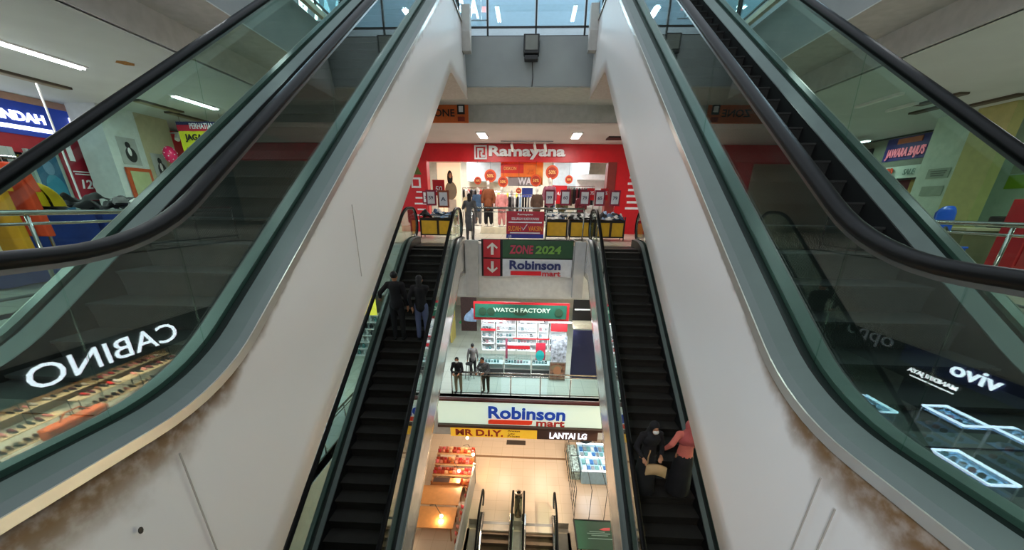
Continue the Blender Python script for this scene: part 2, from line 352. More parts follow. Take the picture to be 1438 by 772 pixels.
def escalator(name, label, xc, hs, hg, ho, deck, hand, bot, stepw, zf_lo, zf_hi, sidem, stepm=None, hr=(.07, .05), group=None, deckm=None, nglass=7, bottom=True):
    """deck/hand/bot: profiles; hs/hg/ho: half widths of steps, glass planes and outer deck edge"""
    stepm = stepm or M_step; deckm = deckm or M_deck
    y0, y1 = deck[0][0], deck[-1][0]
    t = thing(name, label, 'escalator', (xc, y0, zf_lo), group)
    for s in (-1, 1):
        sec = lambda a, b, n0, n1: [(xc+s*a, n0), (xc+s*b, n0), (xc+s*b, n1), (xc+s*a, n1)]
        # outer deck with a folded pale edge, slot, inner deck and skirt
        od = MB().strip(deck, [(xc+s*ho, -.03), (xc+s*(hg+.045), -.03), (xc+s*(hg+.045), .05), (xc+s*(ho-.05), .03), (xc+s*ho, 0)]).build('outer_deck', deckm, t)
        MB().strip(deck, [(xc+s*(ho+.006), -.05), (xc+s*(ho-.004), -.05), (xc+s*(ho-.004), .006), (xc+s*(ho+.006), .006)]).build('trim_edge', M_trimedge, od)
        MB().strip(deck, sec(hg-.045, hg+.045, -.02, .02)).build('glass_slot', M_slot, od)
        MB().strip(deck, [(xc+s*(hg-.045), -.03), (xc+s*(hs+.02), -.03), (xc+s*(hs+.02), .02), (xc+s*(hg-.045), .05)]).build('inner_deck', M_deck2 if deckm is M_deck else deckm, t)
        MB().strip(deck, sec(hs+.005, hs+.02, -.35, .02)).build('skirt', M_black, t)
        # cladding side
        n = len(deck); v = 8; mb = MB(); X = xc+s*(ho-.02); uvs = []
        kn = next(i for i, p in enumerate(deck) if p[1] > deck[0][1]+.001); arc = []; L = 0
        for i, p in enumerate(deck):
            if i: L += math.dist(deck[i-1], p)
            arc.append(L)
        u0 = arc[kn]
        for i in range(n):
            for j in range(v+1):
                f = (j/v)**1.5; a, b = deck[i], bot[i]
                mb.v.append((X, a[0]+(b[0]-a[0])*f, a[1]-.02+(b[1]-a[1]+.02)*f)); uvs.append((arc[i]-u0, f*math.dist(a, b)))
        for i in range(n-1):
            for j in range(v): q = i*(v+1)+j; mb.f.append((q, q+1, q+v+2, q+v+1) if s < 0 else (q, q+v+1, q+v+2, q+1))
        o = mb.build('side_panel', sidem, t, smooth=True)
        ul = o.data.uv_layers.new(name='UVMap')
        for lp in o.data.loops: ul.data[lp.index].uv = uvs[lp.vertex_index]
        md = o.modifiers.new('thickness', 'SOLIDIFY'); md.thickness = .02; md.offset = 1 if s > 0 else 1
        # handrail with its loops at both ends
        def loop(hp, dp, sg):
            c = ((hp[1]+dp[1])/2); r = (hp[1]-dp[1])/2
            return [(hp[0]+sg*r*sin(a), c+r*cos(a)) for a in [pi*k/12 for k in range(1, 12)]]
        path = list(reversed(loop(hand[0], deck[0], -1)))+hand+loop(hand[-1], deck[-1], 1)
        a, b = hr; sc = [(xc+s*hg+a*cos(q)*(1 if abs(cos(q)) < .9 else .97), b*sin(q)) for q in [2*pi*k/12 for k in range(12)]]
        hro = MB().strip(path, sc).build('handrail', M_rubber, t, smooth=True)
        MB().strip(path, [(xc+s*hg-.02, -b-.018), (xc+s*hg+.02, -b-.018), (xc+s*hg+.02, -b+.01), (xc+s*hg-.02, -b+.01)]).build('handrail_track', M_dsteel, hro)
        # glass in panels
        gx = xc+s*hg; g = .006; N = len(deck)-1; cuts = [0]+[round(4+(N-8)*k/(nglass-2)) for k in range(nglass-1)]+[N]
        for ci, (ca, cb) in enumerate(zip(cuts, cuts[1:])):
            poly = []
            lo = deck[ca:cb+1]; hi = hand[ca:cb+1]
            lo = [list(p) for p in lo]; hi = [list(p) for p in hi]
            for q in (lo, hi):
                if ci > 0: q[0][0] += .008*CP; q[0][1] += .008*SP*(1 if 0 < ci < len(cuts)-2 else 0)
            poly = [tuple(p) for p in hi]+([] if cb < N else [(p[0], p[1]) for p in loop(hand[-1], deck[-1], 1)])
            low = [tuple(p) for p in reversed(lo)]+([] if ca > 0 else [(p[0], p[1]) for p in reversed(loop(hand[0], deck[0], -1))])
            mb = MB(); m = len(lo)
            for xx in (gx-g, gx+g):
                for p in poly+low: mb.v.append((xx, p[0], p[1]))
            k = len(poly+low)
            # faces as quads between hand and deck to stay clean on bends
            idx_hi = list(range(m)); idx_lo = [len(poly)+m-1-i for i in range(m)]
            for off, fl in ((0, 0), (k, 1)):
                for i in range(m-1):
                    q = (off+idx_hi[i], off+idx_hi[i+1], off+idx_lo[i+1], off+idx_lo[i]); mb.f.append(q if fl else q[::-1])
                if cb == N: q = [off+i for i in range(m-1, len(poly))]+[off+idx_lo[m-1]]; mb.f.append(tuple(q) if fl else tuple(q[::-1]))
                if ca == 0: q = [off+idx_hi[0], off+idx_lo[0]]+[off+i for i in range(len(poly)+m, k)]; mb.f.append(tuple(q) if fl else tuple(q[::-1]))
            for i in range(k): j = (i+1) % k; mb.f.append((i, j, k+j, k+i))
            mb.build('glass_panel', M_glass, t)
    # underside
    if bottom:
        MB().strip(bot, [(xc-ho+.03, 0), (xc+ho-.03, 0), (xc+ho-.03, .03), (xc-ho+.03, .03)]).build('bottom_panel', sidem if sidem is not M_polish else M_wplastic, t)
    # steps
    SPth = prof(stepw, zf_lo, zf_hi, y0, y1, R=1.2); run = .20/tan(PH)
    ys = ((zf_lo-EYE)*CP-stepw)/SP-.5; ye = ((zf_hi-EYE)*CP-stepw)/SP+.35
    k = 0; first = None
    while ys+k*run < ye:
        y = ys+k*run; z = zat(SPth, y+run*.5)
        mb = MB().box(xc-hs, xc+hs, y, y+run+.02, z-.02, z)
        # curved riser
        rz = .24
        mb.prism([(y+.012, z-.015), (y+.03, z-.10), (y+.035, z-rz), (y+.06, z-rz), (y+.055, z-.10), (y+.04, z-.015)], 2*hs, ((xc-hs, 0, 0), (0, 1, 0), (0, 0, 1), (1, 0, 0)))
        mb.build('step', stepm, t); k += 1
    for (ya, yb, z) in ((y0, ys, zf_lo), (ye, y1, zf_hi)):
        lp = MB().box(xc-hs, xc+hs, ya, yb, z-.05, z-.002).build('landing_plate', mat('dark_landing_metal', '242625', .45, .4), t)
        yy = yb if z == zf_lo else ya
        MB().box(xc-hs, xc+hs, yy-.07, yy+.07, z-.03, z+.006).build('comb', M_dsteel if sidem is not M_clad else M_black, lp)
    return t
S = .735
XU = -.24*S
dU = prof(-2.80*S, EYE*(1-S), 6.0, .45, 12.75, R=2.17*S); hU = prof(-1.84*S, EYE-.31*S, 6.95, .6, 12.6, R=2.17*S); bU = prof(-4.64*S, EYE-5.3*S, 4.42, .45, 13.18, R=.8)
for s in (-1, 1):
    escalator('upper_escalator', 'white-clad escalator rising on the %s, brown dirt under its grey trim' % ('left' if s < 0 else 'right'),
              XU+s*3.675*S, .72*S, .99*S, 1.275*S, dU, hU, bU, -2.95*S, .40, Z1, M_clad, stepm=M_ustep, group='white-clad upper escalators', hr=(.052, .037))
XL = -.165
dL = prof(-7.6, ZM+.2, Z0+.2, -1.5, 13.3, R=1.5); hL = prof(-6.79, ZM+1.1, Z0+1.13, -1.2, 13.0, R=1.5); bL = prof(-8.45, ZM-.9, Z0-.95, -1.5, 13.18, R=.6)
for s in (-1, 1):
    escalator('lower_escalator', 'dark-stepped escalator with polished side panel %s of the hanging arrow sign' % ('left' if s < 0 else 'right'),
              XL+s*2.917, .62, .763, .91, dL, hL, bL, -7.74, ZM, Z0, M_polish, group='lower escalators between storeys', hr=(.05, .035))
dG = prof(-16.9, ZG-5.6, ZG+.12, 2.0, 13.2, R=1.2); hG = prof(-16.1, ZG-4.7, ZG+1.0, 2.0, 13.2, R=1.2)
YG = 12.0; wG = (ZG-EYE)*CP-(YG+.1)*SP
dG = prof(wG+.12, ZG-5.6, ZG+.12, 0, 12.9, R=1.0); hG = prof(wG+.95, ZG-4.7, ZG+1.0, 0, 13.2, R=1.0); bG = prof(wG-.9, ZG-6.5, ZG-.9, 0, 12.9, R=.5)
M_gstep = mat('bronze_step_metal', '6e5c48', .4, .5)
for xc in (-1.09, .76):
    escalator('lowest_escalator', 'silver escalator in the beige lowest floor, %s of the round steel post' % ('left' if xc < 0 else 'right'),
              xc, .56, .68, .76, dG, hG, bG, wG, ZG-5.6, ZG, M_polish, stepm=M_gstep, hr=(.045, .03), group='escalators down from the lowest floor', deckm=M_steel, nglass=5)

struct('trim_8', MB().strip(prof(wG+.07, ZG-5.6, ZG+.02, 0, 12.3, R=1.0), [(-.36, -.3), (.03, -.3), (.03, 0), (-.36, 0)]).strip(prof(wG+.07, ZG-5.6, ZG+.02, 0, 12.3, R=1.0), [(-2.25, -.3), (-1.82, -.3), (-1.82, 0), (-2.25, 0)]).strip(prof(wG+.07, ZG-5.6, ZG+.02, 0, 12.3, R=1.0), [(1.5, -.3), (2.0, -.3), (2.0, 0), (1.5, 0)]), mat('beige_metal_infill', 'a09484', .4, .3))
struct('wall_pit', MB().box(-2.3, -2.2, -4, 12.1, ZG-5.8, ZG).box(1.95, 2.05, -4, 12.1, ZG-5.8, ZG).box(-2.3, 2.05, 12.1, 12.2, ZG-5.8, ZG-.12), mat('pit_wall', '8f8474', .7))
# seams and a dark blemish on the white cladding
for s, o in ((-1, bpy.data.objects['upper_escalator']), (1, bpy.data.objects['upper_escalator.001'])):
    X = XU+s*2.398*S
    for y, za, zb in ((1.68, -.85, .19), (4.34, .73, 1.5)) if s < 0 else ((1.57, -.85, .1), (1.71, -.5, .18)):
        MB().box(X-.003, X+.003, y-.004, y+.004, za, zb).build('panel_seam', mat('seam_line', 'a5a099', .6), o)
    if s < 0: MB().ell((X, 1.36, -.05), (.004, .014, .02), 8, 5).build('blemish', M_black, o)
# ================================================================== HELPERS FOR THINGS
def board(t, name, c, w, h, m, face='front', d=.06, parent=None):
    r, nn = FACES[face]; c = Vector(c); mb = MB(); u = Vector((0, 0, 1))
    mb.prism([(-w/2, -h/2), (w/2, -h/2), (w/2, h/2), (-w/2, h/2)], d, (c-nn*d, r, u, nn))
    o = mb.build(name, m, t if parent is None else parent)
    if parent is None and name != 'text_line': LASTB.setdefault(t.name, o)
    return o
def off(c, face, dx=0, dz=0, dn=0):
    r, nn = FACES[face]; return tuple(Vector(c)+r*dx+Vector((0, 0, 1))*dz+nn*dn)
def railing(name, label, pts, top, base, post=1.4, glass=False, loc=None, group=None):
    t = thing(name, label, 'railing', (pts[0][0], pts[0][1], base), group)
    a, b = Vector(pts[0]+(0,)), Vector(pts[1]+(0,)); L = (b-a).length; d = (b-a)/L; n = max(1, round(L/post))
    z = Vector((0, 0, 1))
    MB().tube([a+z*top, b+z*top], .032).build('top_rail', M_steel, t, smooth=True)
    MB().tube([a+z*(top-.12), b+z*(top-.12)], .018).build('mid_rail', M_steel, t, smooth=True)
    MB().tube([a+z*(base+.12), b+z*(base+.12)], .018).build('bottom_rail', M_dsteel, t, smooth=True)
    for k in range(n+1):
        p = a+d*(L*k/n); MB().tube([p+z*base, p+z*top], .022).build('post', M_steel, t, smooth=True)
    if glass:
        for k in range(n):
            p = a+d*(L*k/n+.04); q = a+d*(L*(k+1)/n-.04); nn = Vector((-d.y, d.x, 0))*.005; mb = MB(); o = len(mb.v)
            mb.v += [tuple(v) for v in (p-nn+z*(base+.14), q-nn+z*(base+.14), q-nn+z*(top-.14), p-nn+z*(top-.14), p+nn+z*(base+.14), q+nn+z*(base+.14), q+nn+z*(top-.14), p+nn+z*(top-.14))]
            mb.f += [(0, 1, 2, 3), (7, 6, 5, 4), (0, 4, 5, 1), (3, 2, 6, 7), (0, 3, 7, 4), (1, 5, 6, 2)]
            mb.build('glass_pane', M_cglass, t)
    return t
def tube_light(x, y, z, L, label, along='y', power=0, m=None, group='ceiling tube lights', two=True):
    t = thing('tube_light', label, 'light', (x, y, z), group)
    if along == 'y': mk = lambda a, b, c, d, e, f: MB().box(x+a, x+b, y+c, y+d, z+e, z+f)
    else: mk = lambda a, b, c, d, e, f: MB().box(x+c, x+d, y+a, y+b, z+e, z+f)
    mk(-.11, .11, -L/2-.04, L/2+.04, -.03, 0).build('housing', M_wplastic, t)
    for s in ((-1, 1) if two else (0,)):
        p = [(x+s*.05, y-L/2, z-.045), (x+s*.05, y+L/2, z-.045)] if along == 'y' else [(x-L/2, y+s*.05, z-.045), (x+L/2, y+s*.05, z-.045)]
        MB().tube(p, .019, 8).build('tube', m or M_tube, t)
    if power:
        lightat((x, y, z-.09), .25 if along == 'y' else L, L if along == 'y' else .25, power, (.93, .98, 1))
    return t
def mannequin(loc, top, bottom, label, rz=0, legs=True, h=1.0, group='dressed mannequins in the red shop'):
    t = thing('mannequin', label, 'mannequin', loc, group, rz=rz)
    L = lambda p: tuple(q*h for q in p)
    b = MB().cap((0, 0, 1.42), (0, 0, 1.5), .05, .045).ell((0, 0, 1.62), (.075, .09, .115))
    for s in (-1, 1):
        b.cap((s*.20, 0, 1.36), (s*.26, -.02, 1.08), .045, .035).cap((s*.26, -.02, 1.08), (s*.25, -.06, .84), .035, .025).ell((s*.25, -.07, .78), (.025, .03, .06))
        b.cap((s*.09, 0, .88), (s*.1, 0, .48), .08, .055).cap((s*.1, 0, .48), (s*.1, 0, .1), .05, .035).ell((s*.1, -.05, .04), (.04, .11, .04))
    b.ell((0, 0, 1.15), (.16, .1, .3))
    o = b.build('body', mat('mannequin_white', 'dcd6cc', .4), t, smooth=True)
    g = MB().ell((0, 0, 1.16), (.2, .13, .3)).cap((0, 0, .95), (0, 0, .8), .17, .19)
    for s in (-1, 1): g.cap((s*.17, 0, 1.36), (s*.25, -.01, 1.1), .075, .065).cap((s*.25, -.01, 1.1), (s*.25, -.05, .92), .062, .05)
    g.build('top', top, t, remesh=.025)
    if bottom:
        g = MB()
        for s in (-1, 1): g.cap((s*.09, 0, .86), (s*.11, 0, .15), .11, .075)
        g.build('trousers', bottom, t, remesh=.03)
    lathe(MB(), (0, 0, 0), [(.2, 0), (.2, .015), (.03, .02)]).build('stand_base', M_steel, t)
    return t

# ------------------------------------------------------------------ people
def person(label, loc, rz, h=1.62, top=M_blk, bottom=M_blk, shoes=None, hair='short', hairm=None, mask=False, arms=((.0, 0), (.0, 0)), lean=0, long_top=0, skirt=False, look=(0, 0), feet_dz=(0, 0), hands_on=None, headcover=None, half=False):
    """faces -y at rz=0; arms: hand targets (x,y,z) or None for hanging; all in metres for a 1.62 m body"""
    k = h/1.62
    t = thing('person', label, 'person', loc, None, rz=rz)
    t.scale = (k, k, k)
    fy = -lean   # forward shift of the shoulders
    hipz, shz = .86, 1.32
    sh = lambda s: Vector((s*.165, fy, shz)); hip = lambda s: Vector((s*.08, 0, hipz))
    ank = lambda s: Vector((s*.10, .02, .07+(feet_dz[0] if s < 0 else feet_dz[1])))
    neck = Vector((0, fy, 1.36)); head = Vector((look[0]*.5, fy-.02-look[1]*.5, 1.50))
    b = MB()
    b.cap(neck, head-Vector((0, -.01, .06)), .05, .048)
    b.ell(head+Vector((0, .01, .015)), (.072, .088, .098)); b.ell(head+Vector((look[0]*.2, -.04-look[1]*.2, -.055)), (.05, .05, .055))
    b.ell(head+Vector((0, -.092, -.015)), (.013, .016, .022))                                   # nose
    for s in (-1, 1): b.ell(head+Vector((s*.073, .005, -.01)), (.012, .02, .03))                  # ears
    b.ell(head+Vector((0, -.080, -.055)), (.022, .014, .007)); b.ell(head+Vector((0, -.078, -.066)), (.018, .013, .007))
    b.cap((0, fy*.95, 1.26), (0, fy*.5, 1.05), .125, .105).cap((0, fy*.5, 1.05), (0, 0, .88), .105, .125)
    b.cap(sh(-1), sh(1), .055, .055)
    hands = []
    for i, s in enumerate((-1, 1)):
        S = sh(s); tgt = arms[i]
        Hd = Vector(tgt) if tgt and len(tgt) == 3 else Vector((s*.25, fy*.6-.03, .80))
        d = Hd-S; L = d.length; up, fo = .27, .25; L2 = min(L, up+fo-.005)
        if L > up+fo: Hd = S+d/L*(up+fo-.005); d = Hd-S; L = d.length
        a = (up*up-fo*fo+L2*L2)/(2*L2); hh = sqrt(max(up*up-a*a, 0)); dn = d/L
        pole = Vector((s*.6, .6, -.5)); pole = (pole-dn*pole.dot(dn)).normalized(); El = S+dn*a+pole*hh
        b.cap(S, El, .046, .038).cap(El, Hd, .037, .024)
        hands.append((El, Hd))
        fd = (Hd-El).normalized(); side = fd.cross(Vector((0, 0, 1)));
        side = side.normalized() if side.length > .2 else Vector((0, 1, 0))
        dnv = side.cross(fd).normalized()
        if dnv.z > 0: dnv = -dnv
        pm = Hd+fd*.045; b.cap(Hd, pm+fd*.02, .026, .031)
        for q in range(4):                                                                        # four fingers with a bend
            o = side*((q-1.5)*.019); l = (.036, .042, .040, .031)[q]
            k0 = pm+fd*.035+o; k1 = k0+fd*l+dnv*.010; k2 = k1+fd*l*.55+dnv*l*.6
            b.cap(k0-fd*.02, k1, .0105, .009, 6).cap(k1, k2, .009, .0075, 6)
        th0 = Hd+fd*.02-side*s*.024; th1 = th0+fd*.03-side*s*.02+dnv*.012
        b.cap(th0, th1, .0115, .010, 6).cap(th1, th1+fd*.028+dnv*.008, .010, .008, 6)
    kn = []
    for s in (-1, 1):
        A = ank(s); H = hip(s); K = (A+H)/2+Vector((s*.01, -.02-.25*abs(A.z-.07), .02)); kn.append(K)
        b.cap(H, K, .082, .055).cap(K, A, .052, .035); b.cap(A+Vector((0, .02, -.03)), A+Vector((s*.015, -.13, -.045)), .032, .026)
    b.build('body', M_skin, t, remesh=.0105)
    for s in (-1, 1): MB().ell(head+Vector((s*.03, -.078, .012)), .010, 8, 6).build('eye', mat('eye_dark', '1a1210', .2), t, smooth=True)
    # clothes
    g = MB(); g.cap((0, fy*.97, 1.27), (0, fy*.5, 1.06), .145, .125).cap((0, fy*.5, 1.06), (0, 0, .86-long_top*.5), .13, .15+long_top*.12).cap(sh(-1), sh(1), .07, .07)
    if long_top: g.cap((0, 0, .86), (0, 0, .86-long_top), .15, .17)
    for i, s in enumerate((-1, 1)):
        El, Hd = hands[i]; g.cap(sh(s), El, .062, .055).cap(El, El+(Hd-El)*.86, .054, .04)
    g.build('shirt', top, t, remesh=.02)
    g = MB()
    if skirt:
        lathe(g, (0, 0, 0), [(.14, .92), (.17, .75), (.20, .4), (.23, .08), (.22, .06)], 20)
        o = g.build('skirt', bottom, t, smooth=True)
    else:
        g.cap((-.05, 0, .88), (.05, 0, .88), .115, .115)
        for i, s in enumerate((-1, 1)): g.cap(hip(s), kn[i], .098, .072).cap(kn[i], ank(s)+Vector((0, 0, .03)), .07, .055)
        g.build('trousers', bottom, t, remesh=.02)
    for s in (-1, 1):
        A = ank(s); MB().cap(A+Vector((0, .03, -.035)), A+Vector((s*.015, -.15, -.045)), .04, .034).build('shoe', shoes or M_blk, t, smooth=True)
    if headcover:
        g = MB().ell(head+Vector((0, .02, .02)), (.095, .105, .115)).cap(neck+Vector((0, .02, .05)), neck+Vector((0, .0, -.08)), .09, .17).ell((0, fy+.0, 1.22), (.19, .15, .14))
        o = g.build('headscarf', headcover, t, remesh=.02)
        cut = MB().ell(head+Vector((0, -.02, -.005)), (.06, .08, .075)).build('face', M_skin, t, smooth=True)
    else:
        g = MB().ell(head+Vector((0, .022, .035)), (.082, .09, .09))
        if hair == 'long': g.cap(head+Vector((0, .05, 0)), neck+Vector((0, .07, -.12)), .075, .06)
        g.build('hair', hairm or M_hair, t, smooth=True)
    if mask:
        MB().ell(head+Vector((look[0]*.2, -.06-look[1]*.2, -.045)), (.055, .045, .042)).build('face_mask', M_wplastic, t, smooth=True)
    return t

# ================================================================== UPPER STOREY (seen through the blue balustrade)
t = thing('glass_balustrade', 'blue-tinted glass balustrade with dark frame along top edge of the grey beam', 'railing', (0, EDGE, Z1))
MB().box(-5.4, 5.4, EDGE+.02, EDGE+.08, Z1-.02, Z1+.03).build('base_rail', M_black, t)
MB().box(-5.4, 5.4, EDGE+.02, EDGE+.07, Z1+.20, Z1+.24).build('lower_rail', M_black, t)
MB().tube([(-5.4, EDGE+.05, Z1+1.1), (5.4, EDGE+.05, Z1+1.1)], .035).build('top_rail', M_dsteel, t, smooth=True)
for k in range(9):
    x = -5.4+k*1.35
    MB().box(x-.025, x+.025, EDGE+.02, EDGE+.07, Z1, Z1+1.1).build('post', M_black, t)
    if k < 8:
        MB().box(x+.04, x+1.31, EDGE+.04, EDGE+.052, Z1+.25, Z1+1.07).build('glass_pane', M_bglass, t)
for s in (-1, 1):
    t = thing('glass_balustrade', 'blue-tinted side balustrade with pale base running to the %s of the top gallery' % ('left' if s < 0 else 'right'), 'railing', (s*5.45, 5, Z1), 'top gallery side balustrades')
    MB().box(s*5.45-.06, s*5.45+.06, -2, EDGE, Z1-.02, Z1+.1).build('base_kerb', mat('cream_kerb', 'cfc9b4', .5), t)
    MB().tube([(s*5.45, -2, Z1+1.1), (s*5.45, EDGE, Z1+1.1)], .035).build('top_rail', M_dsteel, t, smooth=True)
    MB().box(s*5.45-.02, s*5.45+.02, -2, EDGE, Z1+.2, Z1+.24).build('lower_rail', M_black, t)
    for k in range(11):
        y = -2+k*1.52
        MB().box(s*5.45-.02, s*5.45+.02, y-.025, y+.025, Z1, Z1+1.1).build('post', M_black, t)
        if k < 10: MB().box(s*5.45-.006, s*5.45+.006, y+.04, y+1.48, Z1+.25, Z1+1.07).build('glass_pane', M_bglass, t)
for i, (x, y) in enumerate([(-10, 20.5), (-6.2, 22.6), (-1.8, 22.6), (1.75, 22.6), (5.6, 22.8), (9.6, 20.5), (-8.6, 11), (8.6, 11), (-8.6, 6), (8.6, 6), (-4, 18), (4, 18)]):
    tube_light(x, y, 9.9, 1.5, 'twin tube lamp on the top storey ceiling seen through blue glass', power=170, group='top storey tube lamps')
t = thing('backlit_sign', 'glowing white R A lettering high behind the top glass balustrade', 'sign', (-3.0, 19, 8.7))
for ch, x in (('R', -2.98), ('A', -2.48), ('A', -8.75), ('R', -9.3)):
    text(ch, (x, 19.0, 8.72), .42, .62, mat('glow_letter', 'e8f8ff', emit=3.5), t, 'front', .06, .03)
MB().box(-2.16, -2.0, 18.98, 19.04, 8.62, 8.78).build('pink_square', mat('pink_glow', 'ff9a94', emit=1.2), t)
MB().box(-9.7, -1.9, 19.03, 19.06, 8.35, 8.39).build('support_bar', M_dsteel, t)
for x in (-9.6, -6, -2.2): MB().tube([(x, 19.05, 8.37), (x, 19.05, 9.9)], .015, 6).build('hanger', M_dsteel, t)
# distant visitors silhouettes at the top rail are left out: too small to read
t = thing('wall_floodlight', 'black square floodlight fixed high on the grey beam', 'light', (-.11, 13.1, 5.6))
MB().box(-.33, .11, 12.88, 13.16, 5.42, 5.86).build('housing', M_black, t, bevel=.02)
MB().box(-.28, .06, 12.865, 12.885, 5.5, 5.82).build('front_glass', mat('grey_lens', '6d6f68', .3), t)
MB().box(-.30, .08, 12.9, 13.1, 5.28, 5.40).build('bracket', M_black, t, bevel=.02)
MB().tube([(-.08, 13.12, 5.3), (-.05, 13.15, 4.95), (-.07, 13.16, 4.72)], .012, 6).build('cable', M_black, t)
t = thing('orange_sign', 'orange hanging sign reading ZONE beside the left white cladding', 'sign', (-3.1, 15.2, 4.5))
board(t, 'sign_board', (-3.25, 15.22, 4.49), 2.0, .62, mat('orange_sign_face', 'd9682a', .5))
text('ZONE', (-3.2, 15.21, 4.47), .95, .22, mat('dark_brown_letters', '2a1610', .5), t)
MB().cbox((-2.5, 15.20, 4.57), (.26, .02, .28)).build('icon_frame', M_black, t)
MB().cbox((-2.5, 15.18, 4.58), (.15, .02, .17)).build('icon_screen', M_letter_w, t)
MB().cbox((-2.5, 15.20, 4.29), (.24, .02, .14)).build('icon_base', mat('brick_red', '8c2a18', .6), t)

# ================================================================== MAIN FLOOR, FAR SIDE: THE RED SHOP
YS = 20.0
sx0, sx1 = -4.95, 3.95
t = thing('shop', 'bright red clothing shop front with white lettering across its fascia', 'shop front', (-.4, YS, Z0))
MB().box(-15.9, 15.9, YS, YS+.3, 3.45, 4.19).build('fascia', M_red, t)
MB().box(-6.4, sx0, YS-.35, YS+.2, Z0, 3.45).build('side_panel', M_red, t)
MB().box(sx1, 6.2, YS-.05, YS+.2, Z0, 3.45).build('side_panel', M_red, t)
MB().box(3.55, sx1, YS-.1, YS+.5, Z0, 3.45).build('side_panel', mat('brown_red', '7c2620', .5), t)
text('Ramayana', (-.25, YS-.01, 3.82), 3.55, .55, M_letter_w, t, depth=.12, bold=.05)
# square emblem: white frame with a ribbon letter
cx_, cz_ = -2.42, 3.83
e = MB(); 
for a in ((-.29, .29, .23, .29), (-.29, .29, -.29, -.23), (-.29, -.23, -.23, .23), (.23, .29, -.23, .23)): e.box(cx_+a[0], cx_+a[1], YS-.1, YS-.01, cz_+a[2], cz_+a[3])
e.box(cx_-.15, cx_-.07, YS-.1, YS-.01, cz_-.23, cz_+.16).box(cx_-.07, cx_+.13, YS-.1, YS-.01, cz_+.08, cz_+.16).box(cx_+.06, cx_+.14, YS-.1, YS-.01, cz_-.02, cz_+.1).box(cx_-.0, cx_+.08, YS-.1, YS-.01, cz_-.16, cz_+.02).box(cx_+.02, cx_+.2, YS-.1, YS-.01, cz_-.2, cz_-.12)
e.build('emblem', M_letter_w, t)
for i in range(6): board(t, 'text_line', (-5.32, YS-.36, 2.1-i*.26), .4+.12*(i % 3), .07, M_letter_w, d=.01)
for i in range(7): board(t, 'text_line', (5.0, YS-.06, 3.1-i*.27), .9-.1*(i % 2), .1, M_letter_w, d=.01)
MB().cbox((-5.5, YS-.37, 2.5), (.45, .02, .45)).build('small_emblem', M_letter_w, t); MB().cbox((-5.5, YS-.385, 2.5), (.28, .02, .28)).build('small_emblem_core', M_red, t)
MB().prism([(-.25, 0), (.25, 0), (0, .5)], .02, ((-5.45, YS-.37, 2.85), (1, 0, 0), (0, 0, 1), (0, -1, 0))).build('green_triangle', mat('olive_sign', '5d6a2c', .5), t)
struct('wall_inner', MB().box(-15, 15, 26.3, 26.5, Z0, 4.2), mat('shop_back_wall', 'd8cdb8', .6))
struct('trim_5', MB().box(-3.9, -1.8, 25.3, 26.3, 2.9, 4.2).box(1.3, 3.3, 24.5, 26.3, 2.6, 4.2), mat('shop_bulkhead', 'aeb4b6', .7))
# lamps of the shop and the walkway
for i, (x, y) in enumerate([(-2.2, 22), (1.4, 22), (-3.9, 24.5), (3, 24.5), (.2, 24)]):
    tube_light(x, y, 4.2, 1.2, 'twin tube lamp inside the red clothing shop', power=130, group='lamps inside the clothing shop')
for x in (-2.05, 1.75):
    t = thing('ceiling_light', 'square lit ceiling lamp %s of centre before the red shop fascia' % ('left' if x < 0 else 'right'), 'light', (x, 17.6, 4.2), 'walkway ceiling lamps')
    MB().box(x-.2, x+.2, 17.0, 18.3, 4.16, 4.2).build('frame', M_wplastic, t)
    MB().box(x-.15, x+.15, 17.07, 18.23, 4.14, 4.165).build('diffuser', mat('lit_panel', 'ffffff', emit=7, ecol='fff8ee'), t)
    lightat((x, 17.6, 4.1), .4, 1.2, 110, (1, .95, .88))
t = thing('air_vent', 'dark ceiling vent at the right end before the red fascia', 'vent', (3.4, 18.2, 4.19)); MB().box(3.1, 3.75, 17.9, 18.6, 4.15, 4.2).build('grille', M_black, t)
t = thing('track_light', 'white track spotlights on a thin rail before the shop fascia', 'light', (-.4, 18.9, 4.1))
MB().box(-1.4, .9, 18.88, 18.92, 4.12, 4.16).build('track', M_dsteel, t)
for x in (-.9, .1, .55):
    MB().tube([(x, 18.9, 4.12), (x, 18.88, 3.98)], .015, 6).tube([(x-.02, 18.84, 4.02), (x+.04, 19.05, 3.78)], .06, 10).build('spot', M_wplastic, t)
# big posters and banners inside
t = thing('fashion_poster', 'tall cream poster of a long-haired model in beige top by shop entrance', 'poster', (-4.15, 20.6, 2.3))
board(t, 'poster_panel', (-4.1, 20.62, 2.25), 1.15, 2.4, mat('cream_lightbox', 'efd9b4', emit=.7, ecol='ffe2b8'))
board(t, 'trousers_print', (-4.0, 20.605, 1.45), .45, .7, mat('pale_print', 'd8cdb8', .6), d=.01)
MB().ell((-4.02, 20.6, 2.2), (.3, .02, .42)).build('top_print', mat('beige_print', '8f7f64', .6), t)
MB().ell((-4.05, 20.6, 2.78), (.14, .02, .34)).build('hair_print', M_hair, t); MB().ell((-4.03, 20.58, 2.88), (.08, .02, .12)).build('face_print', M_skin, t)
t = thing('promo_banner', 'orange and red sale banner hanging in the shop entrance', 'banner', (-.8, 20.3, 3.1))
board(t, 'banner_panel', (-.65, 20.35, 3.15), 1.7, .62, mat('orange_banner', 'f07820', .5))
board(t, 'red_block', (-.95, 20.34, 3.2), 1.1, .42, mat('red_banner', 'd82a14', .5), d=.02)
text('DISKON', (-1.05, 20.32, 3.2), .6, .14, mat('gold_letter', 'f7c070', .5), t); text('75', (-.05, 20.33, 3.05), .35, .2, mat('orange_letter', 'e0641c', .5), t)
